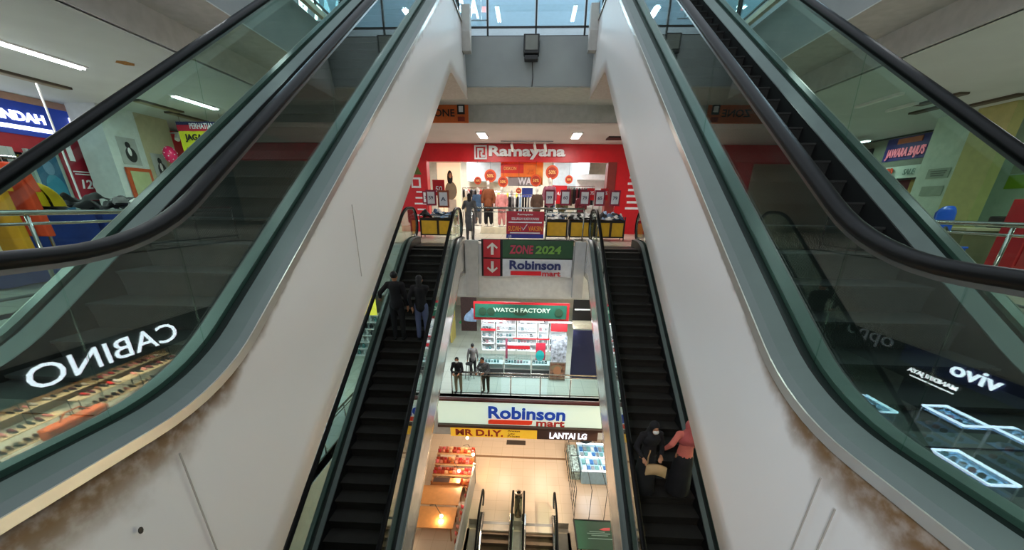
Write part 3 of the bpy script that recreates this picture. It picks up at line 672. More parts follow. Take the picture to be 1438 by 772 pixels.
t = thing('promo_banner', 'tall yellow-orange banner hanging behind the word WA', 'banner', (.05, 20.6, 3)); board(t, 'banner_panel', (.15, 20.65, 3.0), .8, 1.0, mat('yellow_orange_banner', 'fbb040', .5))
t = thing('shop_word_sign', 'white WA! letters on grey strip inside the clothing shop', 'sign', (-.3, 20.4, 2.62))
board(t, 'strip', (-.35, 20.45, 2.65), 1.6, .42, mat('grey_strip', '8f8a8c', .5)); text('WA!', (-.3, 20.42, 2.65), .75, .34, M_letter_w, t, bold=.06)
t = thing('promo_banner', 'blue notice board under the WA! letters', 'sign', (-.2, 21, 2.1)); board(t, 'panel', (-.2, 21, 2.15), .55, .45, mat('blue_notice', '3a56c4', .5))
t = thing('promo_banner', 'small red sale sheet hanging low on right half of the shop', 'sign', (1.4, 19.9, 2)); board(t, 'panel', (1.35, 19.9, 2.05), .7, .8, M_red); text('SALE', (1.35, 19.88, 2.1), .5, .16, M_letter_w, t, lean=.2)
dl = [(-1.95, 2.83, .28), (-2.55, 2.62, .17), (-1.35, 2.58, .24), (.95, 3.0, .3), (.2, 2.65, .26), (1.75, 2.7, .18), (-.6, 2.2, .13)]
for i, (x, z, r) in enumerate(dl):
    t = thing('hanging_disc', 'round orange discount disc hanging in the clothing shop', 'decoration', (x, 19.75, z), 'round discount discs')
    MB().tube([(x, 19.72, z), (x, 19.76, z)], r, 24).build('disc_rim', mat('orange_disc', 'd8501c', .5), t); MB().tube([(x, 19.71, z), (x, 19.73, z)], r*.72, 20).build('disc_core', mat('dark_orange_disc', 'a82c14', .5), t)
    text('50%', (x, 19.70, z), r*1.1, r*.5, mat('gold_letter', 'f7c070', .5), t, depth=.01); MB().tube([(x, 19.75, z+r), (x, 19.75, 3.46)], .006, 5).build('string', M_black, t)
cl = {n: mat('cloth_'+n, c, .85, var=.15) for n, c in dict(brown='7a4020', pink='d88a86', mauve='8a5060', umber='4a3426', denim='3f5a78', grey='6d6a6a', white='dad8d4', black='141216', sky='8aa4c4', olive='5a5a38', wine='5a1620', cream='d8c8a4', blue='23479a', yellow='e8c814', red='b81c20', plum='5c2a44').items()}
mannequin((-2.0, 19.2, Z0+.3), cl['brown'], cl['black'], 'mannequin in a rust-brown top, tallest left of the red shop', h=1); t = bpy.data.objects['mannequin']; t.scale = (1.15,)*3
m1 = mannequin((-1.35, 19.0, Z0+.3), cl['pink'], cl['pink'], 'mannequin in a pink dress beside the rust-brown one'); 
m2 = mannequin((.28, 19.0, Z0+.3), cl['umber'], None, 'mannequin in a dark brown jumper right of the vaccine sign'); 
m3 = mannequin((.85, 19.3, Z0+.45), cl['mauve'], cl['black'], 'mannequin in a mauve jacket behind the yellow bins'); m3.scale = (1.15,)*3
m4 = mannequin((-2.6, 19.9, Z0+.3), cl['denim'], cl['grey'], 'mannequin in a blue denim top near the cream poster')
m6 = mannequin((2.5, 20.6, Z0+.2), cl['wine'], cl['black'], 'mannequin in a dark red coat deep at the right of the shop')
m7 = mannequin((-3.2, 20.8, Z0+.2), cl['cream'], cl['grey'], 'mannequin in cream beside the tall model poster')
m8 = mannequin((1.55, 20.4, Z0+.2), cl['olive'], cl['denim'], 'mannequin in olive green between the price cards')
m5 = mannequin((-.95, 20.2, Z0+.2), cl['white'], cl['cream'], 'pale mannequin in white standing deeper in the shop')
for x, y in ((-2.0, 19.2), (-1.35, 19.0), (.28, 19.0)):
    t = thing('display_plinth', 'low cream plinth under a mannequin before the shop', 'plinth', (x, y, Z0), 'mannequin plinths'); MB().box(x-.35, x+.35, y-.3, y+.3, Z0, Z0+.3).build('plinth_box', mat('cream_plinth', 'e8dcc0', .5), t, bevel=.01)
# clothes rails deeper inside
def garment(c, m, w=.42, h=.75, along='x', label='garment hanging on a shop rail', group='garments on shop rails', name='hanging_garment'):
    t = thing(name, label, 'garment', c, group); x, y, z = c; d = .05; q = MB()
    pts = [(-w*.5, -h), (w*.5, -h), (w*.42, -.2), (w*.62, -.38), (w*.5, -.06), (w*.12, 0), (-w*.12, 0), (-w*.5, -.06), (-w*.62, -.38), (-w*.42, -.2)]
    q.prism(pts, d*2, (((x, y+d, z), (1, 0, 0), (0, 0, 1), (0, -1, 0)) if along == 'x' else ((x-d, y, z), (0, 1, 0), (0, 0, 1), (1, 0, 0))))
    q.build('cloth', m, t, bevel=.02); MB().tube([(x, y, z-.02), (x, y, z+.08)], .008, 5).build('hook', M_steel, t); return t
def clothes_rail(x0, x1, y, z, label, cols, step=.13, floor=Z0):
    t = thing('clothes_rail', label, 'clothes rail', (x0, y, floor)); MB().tube([(x0, y, z+.08), (x1, y, z+.08)], .015, 8).build('bar', M_steel, t)
    for x in (x0, x1): MB().tube([(x, y, floor), (x, y, z+.08)], .018, 8).tube([(x, y-.25, floor+.02), (x, y+.25, floor+.02)], .018, 8).build('upright', M_steel, t)
    n = int((x1-x0)/step)
    for i in range(n): garment((x0+step*(i+.5), y, z), cl[cols[i % len(cols)]], .4, .7+.15*random.random(), 'y')
clothes_rail(-3.6, -2.3, 21.6, 2.3, 'clothes rail near the cream poster', ['black', 'white', 'red', 'black', 'grey'])
clothes_rail(-1.1, .1, 20.0, 1.95, 'clothes rail of black and white printed tops behind the vaccine sign', ['black', 'grey', 'white', 'black', 'sky', 'black'])
clothes_rail(1.6, 3.2, 21.2, 2.4, 'clothes rail with dark coats at the right of the shop', ['wine', 'black', 'wine', 'umber', 'black'])
clothes_rail(1.0, 2.0, 23.5, 2.2, 'clothes rail deep in the shop', ['white', 'plum', 'denim', 'cream'])
clothes_rail(-2.2, -.6, 23.8, 2.2, 'clothes rail at the shop back left', ['pink', 'cream', 'yellow', 'white'])
t = thing('shop_shelf', 'white lit shelf unit deep at right of the clothing shop', 'shelf', (3.2, 23, Z0)); 
for z in (.5, 1.2, 1.9, 2.6): MB().box(2.5, 4.6, 23, 23.5, Z0+z, Z0+z+.04).build('shelf', M_wplastic, t)
MB().box(2.5, 4.6, 23.5, 23.55, Z0, 3.2).build('back', M_wplastic, t)
# yellow bins of clothes on the walkway
random_h = (0, .03, .08, .0, .12, .05, .16)
def pile(t, x0, x1, y0, y1, z, cols, n, name='folded_cloth'):
    for i in range(n):
        q = MB(); cx = random.uniform(x0+.1, x1-.1); cy = random.uniform(y0+.04, y1-.1); a = random.uniform(0, pi); w = random.uniform(.14, .24); d = random.uniform(.1, .16); h = random.uniform(.05, .12); p0 = random.uniform(0, 6)
        q.grid(lambda u, v: (cx+(u-.5)*2*w*cos(a)-(v-.5)*2*d*sin(a), cy+(u-.5)*2*w*sin(a)+(v-.5)*2*d*cos(a), z+.02+random_h[i % 7]+h*(1+.5*sin(u*7+p0)*cos(v*6+p0))*max(0, 1-(2*u-1)**4)*max(0, 1-(2*v-1)**4)+.02*sin(9*u+p0)), 8, 8)
        c = thing('folded_garment', 'crumpled garment lying in a clothes bin', 'garment', (cx, cy, z), 'garments heaped in the bins'); q.build('cloth', cl[random.choice(cols)], c, smooth=True)
def cloth_bin(x0, x1, y, label, cols, card=True):
    t = thing('clothes_bin', label, 'bin', ((x0+x1)/2, y, Z0), 'yellow clothes bins'); w = x1-x0; z0 = Z0+.12; z1 = Z0+.75
    for i in range(2 if w > 1 else 1):
        n = 2 if w > 1 else 1; a = x0+w*i/n+.05; b = x0+w*(i+1)/n-.05
        MB().box(a, b, y-.3, y-.27, z0, z1-.1).build('yellow_panel', mat('bin_yellow', 'd9a81c', .45), t)
    MB().box(x0, x1, y-.26, y+.35, z0, z1).build('bin_body', mat('bin_dark', '3a2a14', .6), t)
    MB().box(x0, x1, y-.31, y-.29, z1-.08, z1-.03).box(x0, x1, y-.31, y-.29, z0-.02, z0+.03).build('frame', M_black, t)
    for x in (x0, x1): MB().tube([(x, y-.3, Z0), (x, y-.3, z1+.12)], .018, 6).build('post', M_black, t); MB().tube([(x, y+.3, Z0), (x, y+.3, z1+.12)], .018, 6).build('post', M_black, t)
    MB().tube([(x0, y-.3, z1+.1), (x1, y-.3, z1+.1)], .015, 6).build('rim', M_dsteel, t)
    pile(t, x0, x1, y-.3, y+.3, z1, cols, int(16*w))
    return t
cloth_bin(-4.35, -2.95, 16, 'yellow-fronted clothes bin at the left, heaped with blue and black clothes', ['black', 'sky', 'white', 'denim', 'black'])
cloth_bin(.62, 1.45, 16, 'yellow clothes bin right behind the vaccine sign', ['white', 'black', 'denim'])
cloth_bin(1.55, 2.5, 16, 'yellow clothes bin in the middle of the right row', ['black', 'white', 'black'])
cloth_bin(2.6, 3.65, 16, 'yellow clothes bin at the right end, white and pale blue clothes hanging over', ['sky', 'white', 'black', 'denim'])
def price_card(x, y, z, s, label, tx='79', fr=None):
    t = thing('price_card', label, 'sign', (x, y, z), 'framed price cards')
    board(t, 'frame', (x, y, z), .36*s, .5*s, fr or mat('card_frame', '8c1838', .5), d=.02); board(t, 'sheet', (x, y-.01, z), .25*s, .38*s, M_letter_w, d=.01); text(tx, (x, y-.025, z), .15*s, .11*s, mat('navy_ink', '1c2858', .5), t, depth=.005)
    MB().tube([(x, y+.02, z-.25*s), (x, y+.02, z-.8)], .01, 6).build('stem', M_steel, t)
for x, z, tx in ((.75, 1.85, ''), (1.38, 1.85, '60'), (2.15, 1.85, '79'), (2.75, 1.85, '65'), (3.35, 1.85, '79')):
    price_card(x, 16.6, z, 1.15, 'white price card in a purple-red frame above the bins', tx or '99')
price_card(-3.55, 16.5, 1.75, 1.3, 'grey notice in an orange-red frame above the left bin', 'A', mat('orange_frame', '9a4a2c', .5))
price_card(-4.15, 16.9, 1.8, 1.2, 'white price sheet beside the red entrance panel', '59')
price_card(-4.85, 18.9, 1.85, 1.1, 'pale price sheet at the far left red panel', '39')
t = thing('promo_banner', 'small red sale poster above the left clothes bin', 'sign', (-3.9, 17.2, 2)); board(t, 'panel', (-3.9, 17.3, 2.2), .5, .6, M_red); text('50', (-3.9, 17.28, 2.15), .3, .22, M_letter_w, t, lean=.2)
for x in (2.45, 3.0):
    t = thing('promo_banner', 'small red fifty per cent card between the price cards', 'sign', (x, 17, 2), 'small red percent cards'); board(t, 'panel', (x, 17.1, 2.0), .3, .45, M_red); text('50%', (x, 17.08, 2.05), .24, .14, M_letter_w, t)
# rail along the opening, with the vaccine notice
railing('steel_railing', 'stainless railing along the far edge of the main floor before the red shop', [(-1.95, 13.35), (1.75, 13.35)], 1.45, Z0, 1.2)
t = thing('notice_sign', 'red and blue SUDAH VAKSIN notice tied to the steel railing', 'sign', (-.18, 13.25, .9))
board(t, 'sign_board', (-.17, 13.28, .95), 1.24, .82, mat('crimson_board', 'b0142c', .5)); board(t, 'blue_band', (-.17, 13.27, .585), 1.24, .13, mat('blue_band', '2c2f8c', .5), d=.015)
text('SUDAH', (-.52, 13.26, .83), .42, .16, mat('orange_letters', 'f2932e', .5), t, depth=.01); text('VAKSIN', (.17, 13.26, .83), .46, .16, mat('orange_letters', 'f2932e', .5), t, depth=.01)
text('Ramayana', (-.17, 13.26, 1.26), .5, .07, M_letter_w, t, depth=.01, bold=.01); text('SELURUH KARYAWAN', (-.17, 13.26, 1.13), .9, .08, M_letter_w, t, depth=.01); board(t, 'text_line', (-.17, 13.26, 1.02), 1.1, .035, M_letter_w, d=.01)
board(t, 'text_line', (-.17, 13.26, .69), 1.0, .03, M_letter_w, d=.01); text('LG', (-.66, 13.25, .58), .08, .08, M_letter_w, t, depth=.01)
MB().tube([(-.28, 13.255, .86), (-.23, 13.255, .78), (-.1, 13.255, .96)], .012, 6).build('tick', M_letter_w, t)
# hanging direction sign
t = thing('direction_sign', 'hanging sign with white up and down arrows and supermarket name', 'sign', (-.05, 13.1, -.1))
board(t, 'frame', (-.08, 13.14, -.12), 3.08, 1.22, M_black, d=.1); board(t, 'green_field', (.27, 13.03, .19), 2.33, .56, mat('green_field', '1f4a2a', .5), d=.012); board(t, 'white_field', (.27, 13.03, -.42), 2.33, .58, mat('white_field', 'c9ccd0', .5), d=.012)
for z in (.19, -.42): board(t, 'red_field', (-1.26, 13.03, z), .56, .57, mat('sign_red', 'b8202c', .5), d=.012)
for z, s in ((.19, 1), (-.40, -1)):
    MB().prism([(-.045, -.19*s), (.045, -.19*s), (.045, .09*s), (.15, -.0*s), (.18, .05*s), (0, .2*s), (-.18, .05*s), (-.15, 0), (-.045, .09*s)][::s], .01, ((-1.24, 13.01, z), (1, 0, 0), (0, 0, 1), (0, -1, 0))).build('arrow', mat('sign_white', 'd8d4cc', .5), t)
text('Robinson', (.2, 13.005, -.32), 1.72, .3, mat('navy_letters', '18225c', .5), t, bold=.045); MB().box(-.62, .42, 12.995, 13.01, -.66, -.52).build('red_bar', M_red, t)
text('mart', (.76, 13.005, -.6), .62, .16, mat('sign_red', 'b8202c', .5), t, bold=.03)
text('ZONE', (-.27, 13.005, .18), .8, .28, mat('zone_red', 'a8324a', .5), t, bold=.07, lean=.1); text('2024', (.62, 13.005, .18), .86, .26, mat('zone_green', '6a9a3c', .5), t, bold=.05, lean=.1)
struct('trim_6', MB().box(-2.15, -1.72, 12.95, 13.2, -1.4, .45).box(1.5, 1.85, 12.95, 13.2, -1.4, .45), mat('edge_column', 'b5b6b4', .6))
person('woman in long grey dress and dark hair at the railing before the red shop', (-2.2, 14.6, Z0), pi, 1.62, cl['grey'], cl['grey'], hair='long', hairm=mat('dark_brown_hair', '2a201c', .7), long_top=.35, arms=(None, (.12, -.3, 1.25)))
def linebars(t, c, w, n, m, face='front', dz=.06, h=.03, rag=.25):
    for i in range(n):
        ww = w*(1-rag*((i*37) % 5)/5)
        board(t, 'text_line', off(c, face, 0, -i*dz, 0), ww, h, m, face, d=.008)
# ================================================================== MAIN FLOOR, LEFT GALLERY
railing('steel_railing', 'stainless railing of the left gallery in front of the blue-draped bins', [(-5.85, -3), (-5.85, 13.3)], 1.37, Z0+.05, 1.55)
railing('steel_railing', 'stainless railing of the right gallery in front of the blue chair', [(5.85, -3), (5.85, 13.3)], 1.36, Z0+.05, 1.6)
for i, (x, y, L) in enumerate([(-9.8, 8.3, 2.4), (-9.75, 12.45, 1.5), (-9.8, 4.0, 2.2), (-12.6, 6.0, 2.0)]):
    tube_light(x, y, 4.2, L, ('long lit tube lamp at the upper left edge of the photo' if i == 0 else 'lit tube lamp on the left ceiling nearer the yellow banner' if i == 1 else 'tube lamp over the left gallery beside the railing, out of frame' if i == 2 else 'tube lamp over the left gallery by the dark shop, out of frame'), power=(130, 115, 110, 100)[i], group=None)
for x, y in ((-12.0, 10.3), (-11.3, 12.9), (-11.7, 14.4)):
    t = thing('ceiling_fixture', 'unlit dark slot lamp in the left gallery ceiling', 'light', (x, y, 4.2), 'unlit slot lamps on the left'); MB().box(x-.14, x+.14, y-.75, y+.75, 4.15, 4.2).build('housing', mat('dull_brown_fixture', '4a4232', .6), t); MB().box(x-.1, x+.1, y-.7, y+.7, 4.14, 4.155).build('slot', mat('fixture_slot', '8d8560', .5), t)
for x, y in ((10.45, 12.1), (11.2, 13.1), (11.9, 12.2), (14.0, 9.0)):
    t = thing('ceiling_fixture', 'unlit dark slot lamp in the right gallery ceiling', 'light', (x, y, 4.2), 'unlit slot lamps on the right'); MB().box(x-.12, x+.12, y-.6, y+.6, 4.15, 4.2).build('housing', mat('dull_brown_fixture', '4a4232', .6), t)
for x, y, L in ((9.0, 12.2, 1.4), (10.2, 12.9, .9)):
    t = thing('ceiling_fixture', 'slim pale unlit tube lamp in the right gallery ceiling', 'light', (x, y, 4.2), 'slim pale lamps on the right'); MB().box(x-.06, x+.06, y-L/2, y+L/2, 4.14, 4.2).build('housing', M_wplastic, t)
for (x, y, s) in ((-8.6, 9.3, .16), (12.3, 9.9, .2)):
    t = thing('ceiling_stain', 'orange-brown water stain on the %s gallery ceiling' % ('left' if x < 0 else 'right'), 'stain', (x, y, 4.19)); MB().prism([(-s, -s*.4), (-s*.2, -s), (s*.7, -s*.7), (s, s*.2), (s*.2, s), (-s*.7, s*.6)], .004, ((x, y, 4.197), (1, 0, 0), (0, 1, 0), (0, 0, -1))).build('stain_patch', mat('rust_stain', '9a6c28', .9, var=.3, scale=30), t)
XF = -14.2
t = thing('shop', 'dark shop front with lit blue fascia at the upper left edge', 'shop front', (XF, 11, Z0))
MB().box(XF-.3, XF, 2, 13.9, 3.2, 4.02).build('fascia', mat('blue_fascia', '1c3a94', .5, emit=.25), t)
MB().box(XF-.32, XF+.05, 2, 13.9, 4.02, 4.19).build('cornice', mat('pinkish_cornice', 'b08c78', .6), t)
gl = mat('glow_letter_cool', 'e8ecff', emit=3.0)
text("PULAU INDAH", (XF+.01, 11.0, 3.66), 2.2, .24, gl, t, 'left', bold=.04); board(t, 'underline_strip', (XF+.02, 10.4, 3.38), 3.6, .1, gl, 'left', d=.02)
board(t, 'round_logo', (XF+.03, 12.95, 3.6), .35, .5, gl, 'left', d=.02)
MB().box(XF-.2, XF-.05, 2, 13.9, 2.75, 3.2).build('red_lintel', mat('red_lintel', 'a01c28', .5), t)
for y in (7.0, 9.0, 10.9, 11.3, 12.0): MB().box(XF-.1, XF+.04, y, y+.12, Z0, 2.85).build('jamb', mat('pale_jamb', '9fb0a6', .4), t)
MB().box(XF-.12, XF+.02, 8.9, 10.9, 2.65, 2.85).build('door_head', mat('pale_jamb', '9fb0a6', .4), t)
MB().box(XF-1.6, XF-1.5, 2, 13.9, Z0, 3.2).build('interior_wall', mat('shop_dark_wall', '3a2c30', .7), t)
MB().box(XF-.09, XF-.08, 7.1, 13.9, Z0, 2.7).build('shop_window', M_cglass, t)
t = thing('window_poster', 'blue poster of a figure beside the red sale banner on the left shop', 'poster', (XF, 11.6, 2)); board(t, 'panel', (XF+.05, 11.68, 2.0), .62, 1.7, mat('blue_poster', '1f5878', .5), 'left'); MB().ell((XF+.06, 11.68, 2.4), (.02, .14, .2)).build('face_print', mat('blue_skin_print', '5c7f9a', .6), t); MB().ell((XF+.06, 11.7, 1.8), (.02, .26, .42)).build('body_print', mat('teal_print', '2c7c94', .6), t)
t = thing('sale_banner', 'tall dark red banner with 1 and 120 in white on the left shop', 'banner', (XF, 12.5, 2.4)); board(t, 'panel', (XF+.12, 12.55, 2.4), .95, 1.75, mat('wine_banner', '98182c', .5), 'left'); text('1', (XF+.125, 12.35, 2.85), .14, .42, M_letter_w, t, 'left'); text('120', (XF+.125, 12.6, 2.0), .5, .26, M_letter_w, t, 'left', lean=.2)
linebars(t, (XF+.13, 12.55, 2.35), .6, 2, M_letter_w, 'left', .07)
# column with pictures
struct('wall_column', MB().box(-13.9, -12.95, 12.55, 13.7, Z0, 4.2), mat('pale_column', 'c4ccc8', .6))
struct('wall_column', MB().box(-13.9, -13.0, 13.7, 15.0, Z0, 4.2), mat('cream_column', 'b0a888', .6))
def bwphoto(y, z, w, h, x, label):
    t = thing('photo_poster', label, 'poster', (x, y, z)); board(t, 'sheet', (x+.01, y, z), w, h, mat('grey_print', 'a2a6a4', .5), 'left', d=.015)
    k = mat('dark_print', '24282a', .6); MB().ell((x+.015, y, z+h*.22), (.008, w*.14, h*.13)).build('head_print', k, t); MB().ell((x+.015, y+w*.05, z-h*.12), (.008, w*.3, h*.28)).build('body_print', k, t); MB().ell((x+.02, y, z-h*.02), (.008, w*.1, h*.16)).build('shirt_print', M_letter_w, t)
bwphoto(13.15, 3.0, .62, .78, -12.95, 'black and white photo of a suited figure on the pale column')
bwphoto(14.2, 2.65, .55, .8, -13.0, 'black and white portrait on the cream column side')
t = thing('framed_mirror', 'orange-red framed mirror leaning at the pale column', 'mirror', (-12.9, 13.2, 1.9)); board(t, 'frame', (-12.86, 13.2, 1.95), .85, 1.15, mat('orange_wood', 'b44a22', .5), 'left'); board(t, 'mirror_face', (-12.85, 13.2, 1.95), .65, .95, mat('greenish_mirror', 'a8b088', .15), 'left', d=.01)
# hanging banner, balloon, yellow board
t = thing('hanging_banner', 'yellow hanging banner with black JAGA JARAK lettering and red-blue top', 'banner', (-10.6, 14.0, 3.4))
yb = mat('banner_yellow', 'd8dc2c', .5); board(t, 'sheet', (-11.0, 14.02, 3.38), 1.7, 1.05, yb, d=.02)
board(t, 'blue_top', (-11.0, 14.0, 3.93), 1.7, .1, mat('banner_navy', '262a5c', .5), d=.02); board(t, 'red_top', (-11.0, 14.0, 3.8), 1.7, .18, mat('banner_red', 'c01c38', .5), d=.02)
text('PERHATIAN', (-10.95, 13.97, 3.85), .85, .16, M_letter_w, t, depth=.01); text('JAGA JARAK', (-10.95, 13.99, 3.5), 1.4, .24, M_black, t, depth=.01, bold=.04); text('POKOK MO', (-11.0, 13.99, 3.1), 1.35, .24, M_black, t, depth=.01, bold=.04)
for x in (-11.7, -10.3): MB().tube([(x, 14, 3.95), (x, 14, 4.2)], .008, 5).build('string', M_steel, t)
t = thing('yellow_board', 'yellow board low behind the escalator beneath the yellow banner', 'sign', (-11.7, 14.4, 2.6)); board(t, 'panel', (-11.5, 14.4, 2.55), .9, .75, yb)
t = thing('balloon', 'pink polka-dot balloon beside the yellow banner', 'balloon', (-12.35, 14, 2.9)); 
bm_ = mat('pink_balloon', 'e01c5c', .3); MB().ell((-12.35, 14, 3.0), (.2, .2, .27)).build('balloon_skin', bm_, t, smooth=True)
for i in range(26):
    a = i*2.4; z = -.9+1.8*(i+.5)/26; r = sqrt(max(0, 1-z*z)); MB().ell((-12.35+(.2*r*cos(a)), 14+.2*r*sin(a), 3.0+.27*z), .018, 6, 4).build('dot', M_letter_w, t)
t = thing('shop', 'grey-windowed red fascia bay behind the pink balloon', 'shop front', (-14.2, 16.5, Z0)); MB().box(-14.4, -14.2, 15.0, 19.9, 3.2, 4.1).build('fascia', M_red, t); MB().box(-14.4, -14.2, 15.0, 19.9, 2.6, 3.2).build('window_band', mat('grey_window', '7d8894', .3), t); MB().box(-14.4, -14.2, 15.0, 19.9, Z0, 2.6).build('lower_wall', mat('red_shop_wall', 'a81c24', .5), t)
t = thing('track_light', 'white spotlights on a rail beside the cream column', 'light', (-13.4, 15.3, 3.9)); MB().box(-13.6, -12.2, 15.2, 15.3, 3.82, 3.86).build('track', M_letter_w, t)
for x in (-12.9, -12.5): MB().tube([(x, 15.2, 3.8), (x+.05, 15.05, 3.6)], .08, 10).build('spot', M_wplastic, t)
# thin white poles
for x, y, z0, z1 in ((-9.6, 8.3, 1.4, 3.6), (-9.0, 6.6, 2.4, 4.2)):
    t = thing('display_pole', 'thin white pole standing by the blue-draped bins', 'pole', (x, y, z0), 'thin white display poles'); MB().tube([(x, y, z0 if z0 > 2 else Z0), (x, y, z1)], .018, 8).build('pole_tube', M_wplastic, t); lathe(MB(), (x, y, (z0 if z0 > 2 else Z0)), [(.12, 0), (.12, .015), (.02, .02)]).build('pole_foot', M_wplastic, t)
# blue draped bins heaped with dark clothes
def drape(t, x0, x1, y0, y1, z0, z1, m):
    def fn(u, v):
        P = [(x1, y0), (x1, y1), (x0, y1), (x0, y0), (x1, y0)]; s = u*4; i = min(int(s), 3); f = s-i; x = P[i][0]+(P[i+1][0]-P[i][0])*f; y = P[i][1]+(P[i+1][1]-P[i][1])*f
        nx, ny = ((1, 0), (0, 1), (-1, 0), (0, -1))[i]; k = .045*sin(u*70)*(1-v)+.03*sin(u*23+1)*(1-v); return (x+nx*k, y+ny*k, z0+(z1-z0)*v)
    MB().grid(fn, 120, 6).build('blue_drape', m, t, smooth=True); MB().box(x0, x1, y0, y1, z1-.04, z1).build('bin_top', m, t)
for i, (y0, y1, x) in enumerate(((5.0, 6.7, -7.6), (6.8, 8.6, -7.6), (8.7, 10.6, -7.6), (10.7, 12.6, -7.6))):
    t = thing('draped_bin', ('blue-draped clothes bin nearest the orange garment', 'blue-draped clothes bin behind the railing with yellow garment on top', 'blue-draped clothes bin with small white cards on its side', 'farthest blue-draped clothes bin of the left gallery')[i], 'bin', (x-.6, (y0+y1)/2, Z0))
    drape(t, x-1.2, x, y0, y1, Z0+.02, 1.35, mat('royal_blue_cloth', '1c3f96', .75, var=.15, scale=3))
    pile(t, x-1.2, x, y0, y1, 1.36, ['black', 'black', 'black', 'black', 'grey'], 16)
    if i == 2:
        for a in range(3):
            for b in range(2):
                if (a, b) == (2, 1): continue
                c = thing('price_sheet', 'small white printed sheet pinned to the blue drape', 'paper', (x+.06, y0+.3+a*.55, 1.15-b*.33), 'white sheets on the blue drape'); board(c, 'sheet', (x+.065, y0+.3+a*.55, 1.15-b*.33), .36, .22, mat('grey_sheet', '8a9096', .6), 'left', d=.01)
def heap(c, m, label, r=(.2, .16, .14)):
    t = thing('draped_garment', label, 'garment', c)
    q = MB(); q.grid(lambda u, v: (c[0]+r[0]*cos(u*2*pi)*sin(v*pi*.5)*(1+.25*sin(u*17)), c[1]+r[1]*sin(u*2*pi)*sin(v*pi*.5)*(1+.2*cos(u*13)), c[2]+r[2]*cos(v*pi*.5)*(1+.2*sin(u*9))), 40, 8); q.build('cloth', m, t, smooth=True)
heap((-7.9, 6.2, 1.42), cl['yellow'], 'bright yellow garment lying on the blue-draped bins', (.22, .3, .3))
heap((-7.9, 8.0, 1.45), cl['pink'], 'small pink garment on the blue-draped bin', (.12, .15, .16))
heap((-7.8, 7.7, 1.45), cl['white'], 'small white garment on the blue-draped bin', (.14, .15, .1))
heap((-8.3, 9.1, 1.45), cl['red'], 'small red garment near the thin white pole', (.1, .1, .1))
person('dark-haired visitor in a white face mask behind the far blue-draped bins', (-10.8, 12.6, Z0), radians(60), 1.6, cl['black'], cl['black'], mask=True)
person('visitor in dark clothes standing near the framed mirror', (-11.6, 12.0, Z0), radians(200), 1.6, cl['black'], cl['black'], hair='long')
# garments hanging at the far left
t = thing('clothes_rail', 'clothes rail with orange and patterned garments at the left edge', 'clothes rail', (-7, 4.4, Z0)); MB().tube([(-7.2, 3.4, 2.05), (-7.2, 5.6, 2.05)], .02, 8).build('bar', M_steel, t)
for y in (3.4, 5.6): MB().tube([(-7.2, y, 2.05), (-7.2, y, Z0)], .02, 8).build('upright', M_steel, t)
for y, m, h, lab in ((5.35, mat('orange_cloth', 'd84a20', .8), .95, 'orange garment hanging at the left edge'), (5.05, mat('mustard_cloth', 'd0981c', .8), 1.25, 'mustard yellow garment hanging beneath the orange one'), (4.7, cl['cream'], 1.2, 'cream garment between mustard and brown ones'), (4.4, mat('polka_brown', '3c1a1c', .8), 1.6, 'long dark brown dotted dress at the left edge'), (4.0, cl['red'], .9, 'red garment at the near end of the left rail')):
    g = garment((-7.1+.0, y, 1.98), m, .55, h, 'x', lab, None)
for i in range(24):
    MB().ell((-7.36+.13*(i % 4)+.06*((i//4) % 2), 4.345, 1.6-.19*(i//4)), (.022, .01, .022), 6, 4).build('dot', cl['grey'], g) if False else None
# ================================================================== MAIN FLOOR, RIGHT GALLERY
XR = 14.2
t = thing('shop', 'shop front with pink-lettered blue sign and white sale strip on the right', 'shop front', (XR, 16.5, Z0))
MB().box(XR, XR+.3, 14.4, 19.9, 3.05, 4.15).build('fascia', mat('olive_fascia', '6f7a68', .6), t)
board(t, 'blue_sign', (XR-.02, 17.0, 3.72), 2.0, .8, mat('blue_violet_sign', '2c2f6c', .5), 'right'); text("JAWARA BAJU'S", (XR-.08, 17.0, 3.55), 1.6, .4, mat('pink_letters', 'e07888', .5, emit=.4), t, 'right', bold=.04, lean=.1); board(t, 'orange_plate', (XR-.05, 17.0, 3.98), 1.0, .18, mat('dull_orange', 'a8603c', .5), 'right')
board(t, 'sale_strip', (XR-.3, 17.0, 2.86), 3.6, .42, mat('pale_strip', 'b8ccbc', .5), 'right', d=.05); text('70', (XR-.36, 17.1, 2.86), .42, .34, mat('orange_red_num', 'd04a28', .5), t, 'right', bold=.04, lean=.15); text('SALE', (XR-.36, 16.2, 2.85), .45, .2, mat('grey_green_ink', '6d8a7c', .5), t, 'right', lean=.15)
MB().box(XR, XR+.2, 16.4, 17.5, Z0, 2.6).build('maroon_door', mat('maroon_door', '4a1018', .5), t); MB().box(XR, XR+.2, 15.2, 16.4, Z0, 2.6).build('yellow_panel', mat('ochre_panel', '8a7a3c', .6), t); MB().box(XR, XR+.2, 17.5, 19.9, Z0, 2.6).build('green_panel', mat('dull_green_panel', '5c6a54', .6), t)
MB().box(XR-.1, XR-.0, 18.6, 19.5, 2.95, 3.9).build('black_panel', M_black, t)
tube_light(13.0, 17.9, 4.05, .9, 'short bright lamp beside the pink-lettered sign', power=30, group=None)
t = thing('shop', 'red fascia bay at the far end of the right gallery', 'shop front', (12.8, 19.8, Z0)) if 0 else None
struct('wall_column', MB().box(12.6, 13.7, 13.2, 14.4, Z0, 4.2), mat('pale_green_column', 'b4c8b4', .6))
struct('wall_column', MB().box(12.55, 12.85, 12.25, 13.2, Z0, 4.2), mat('olive_column', 'b0b070', .6))
struct('wall_right', MB().box(13.6, 13.8, 2, 12.0, Z0, 4.2), mat('mint_wall', 'b0c8b0', .6))
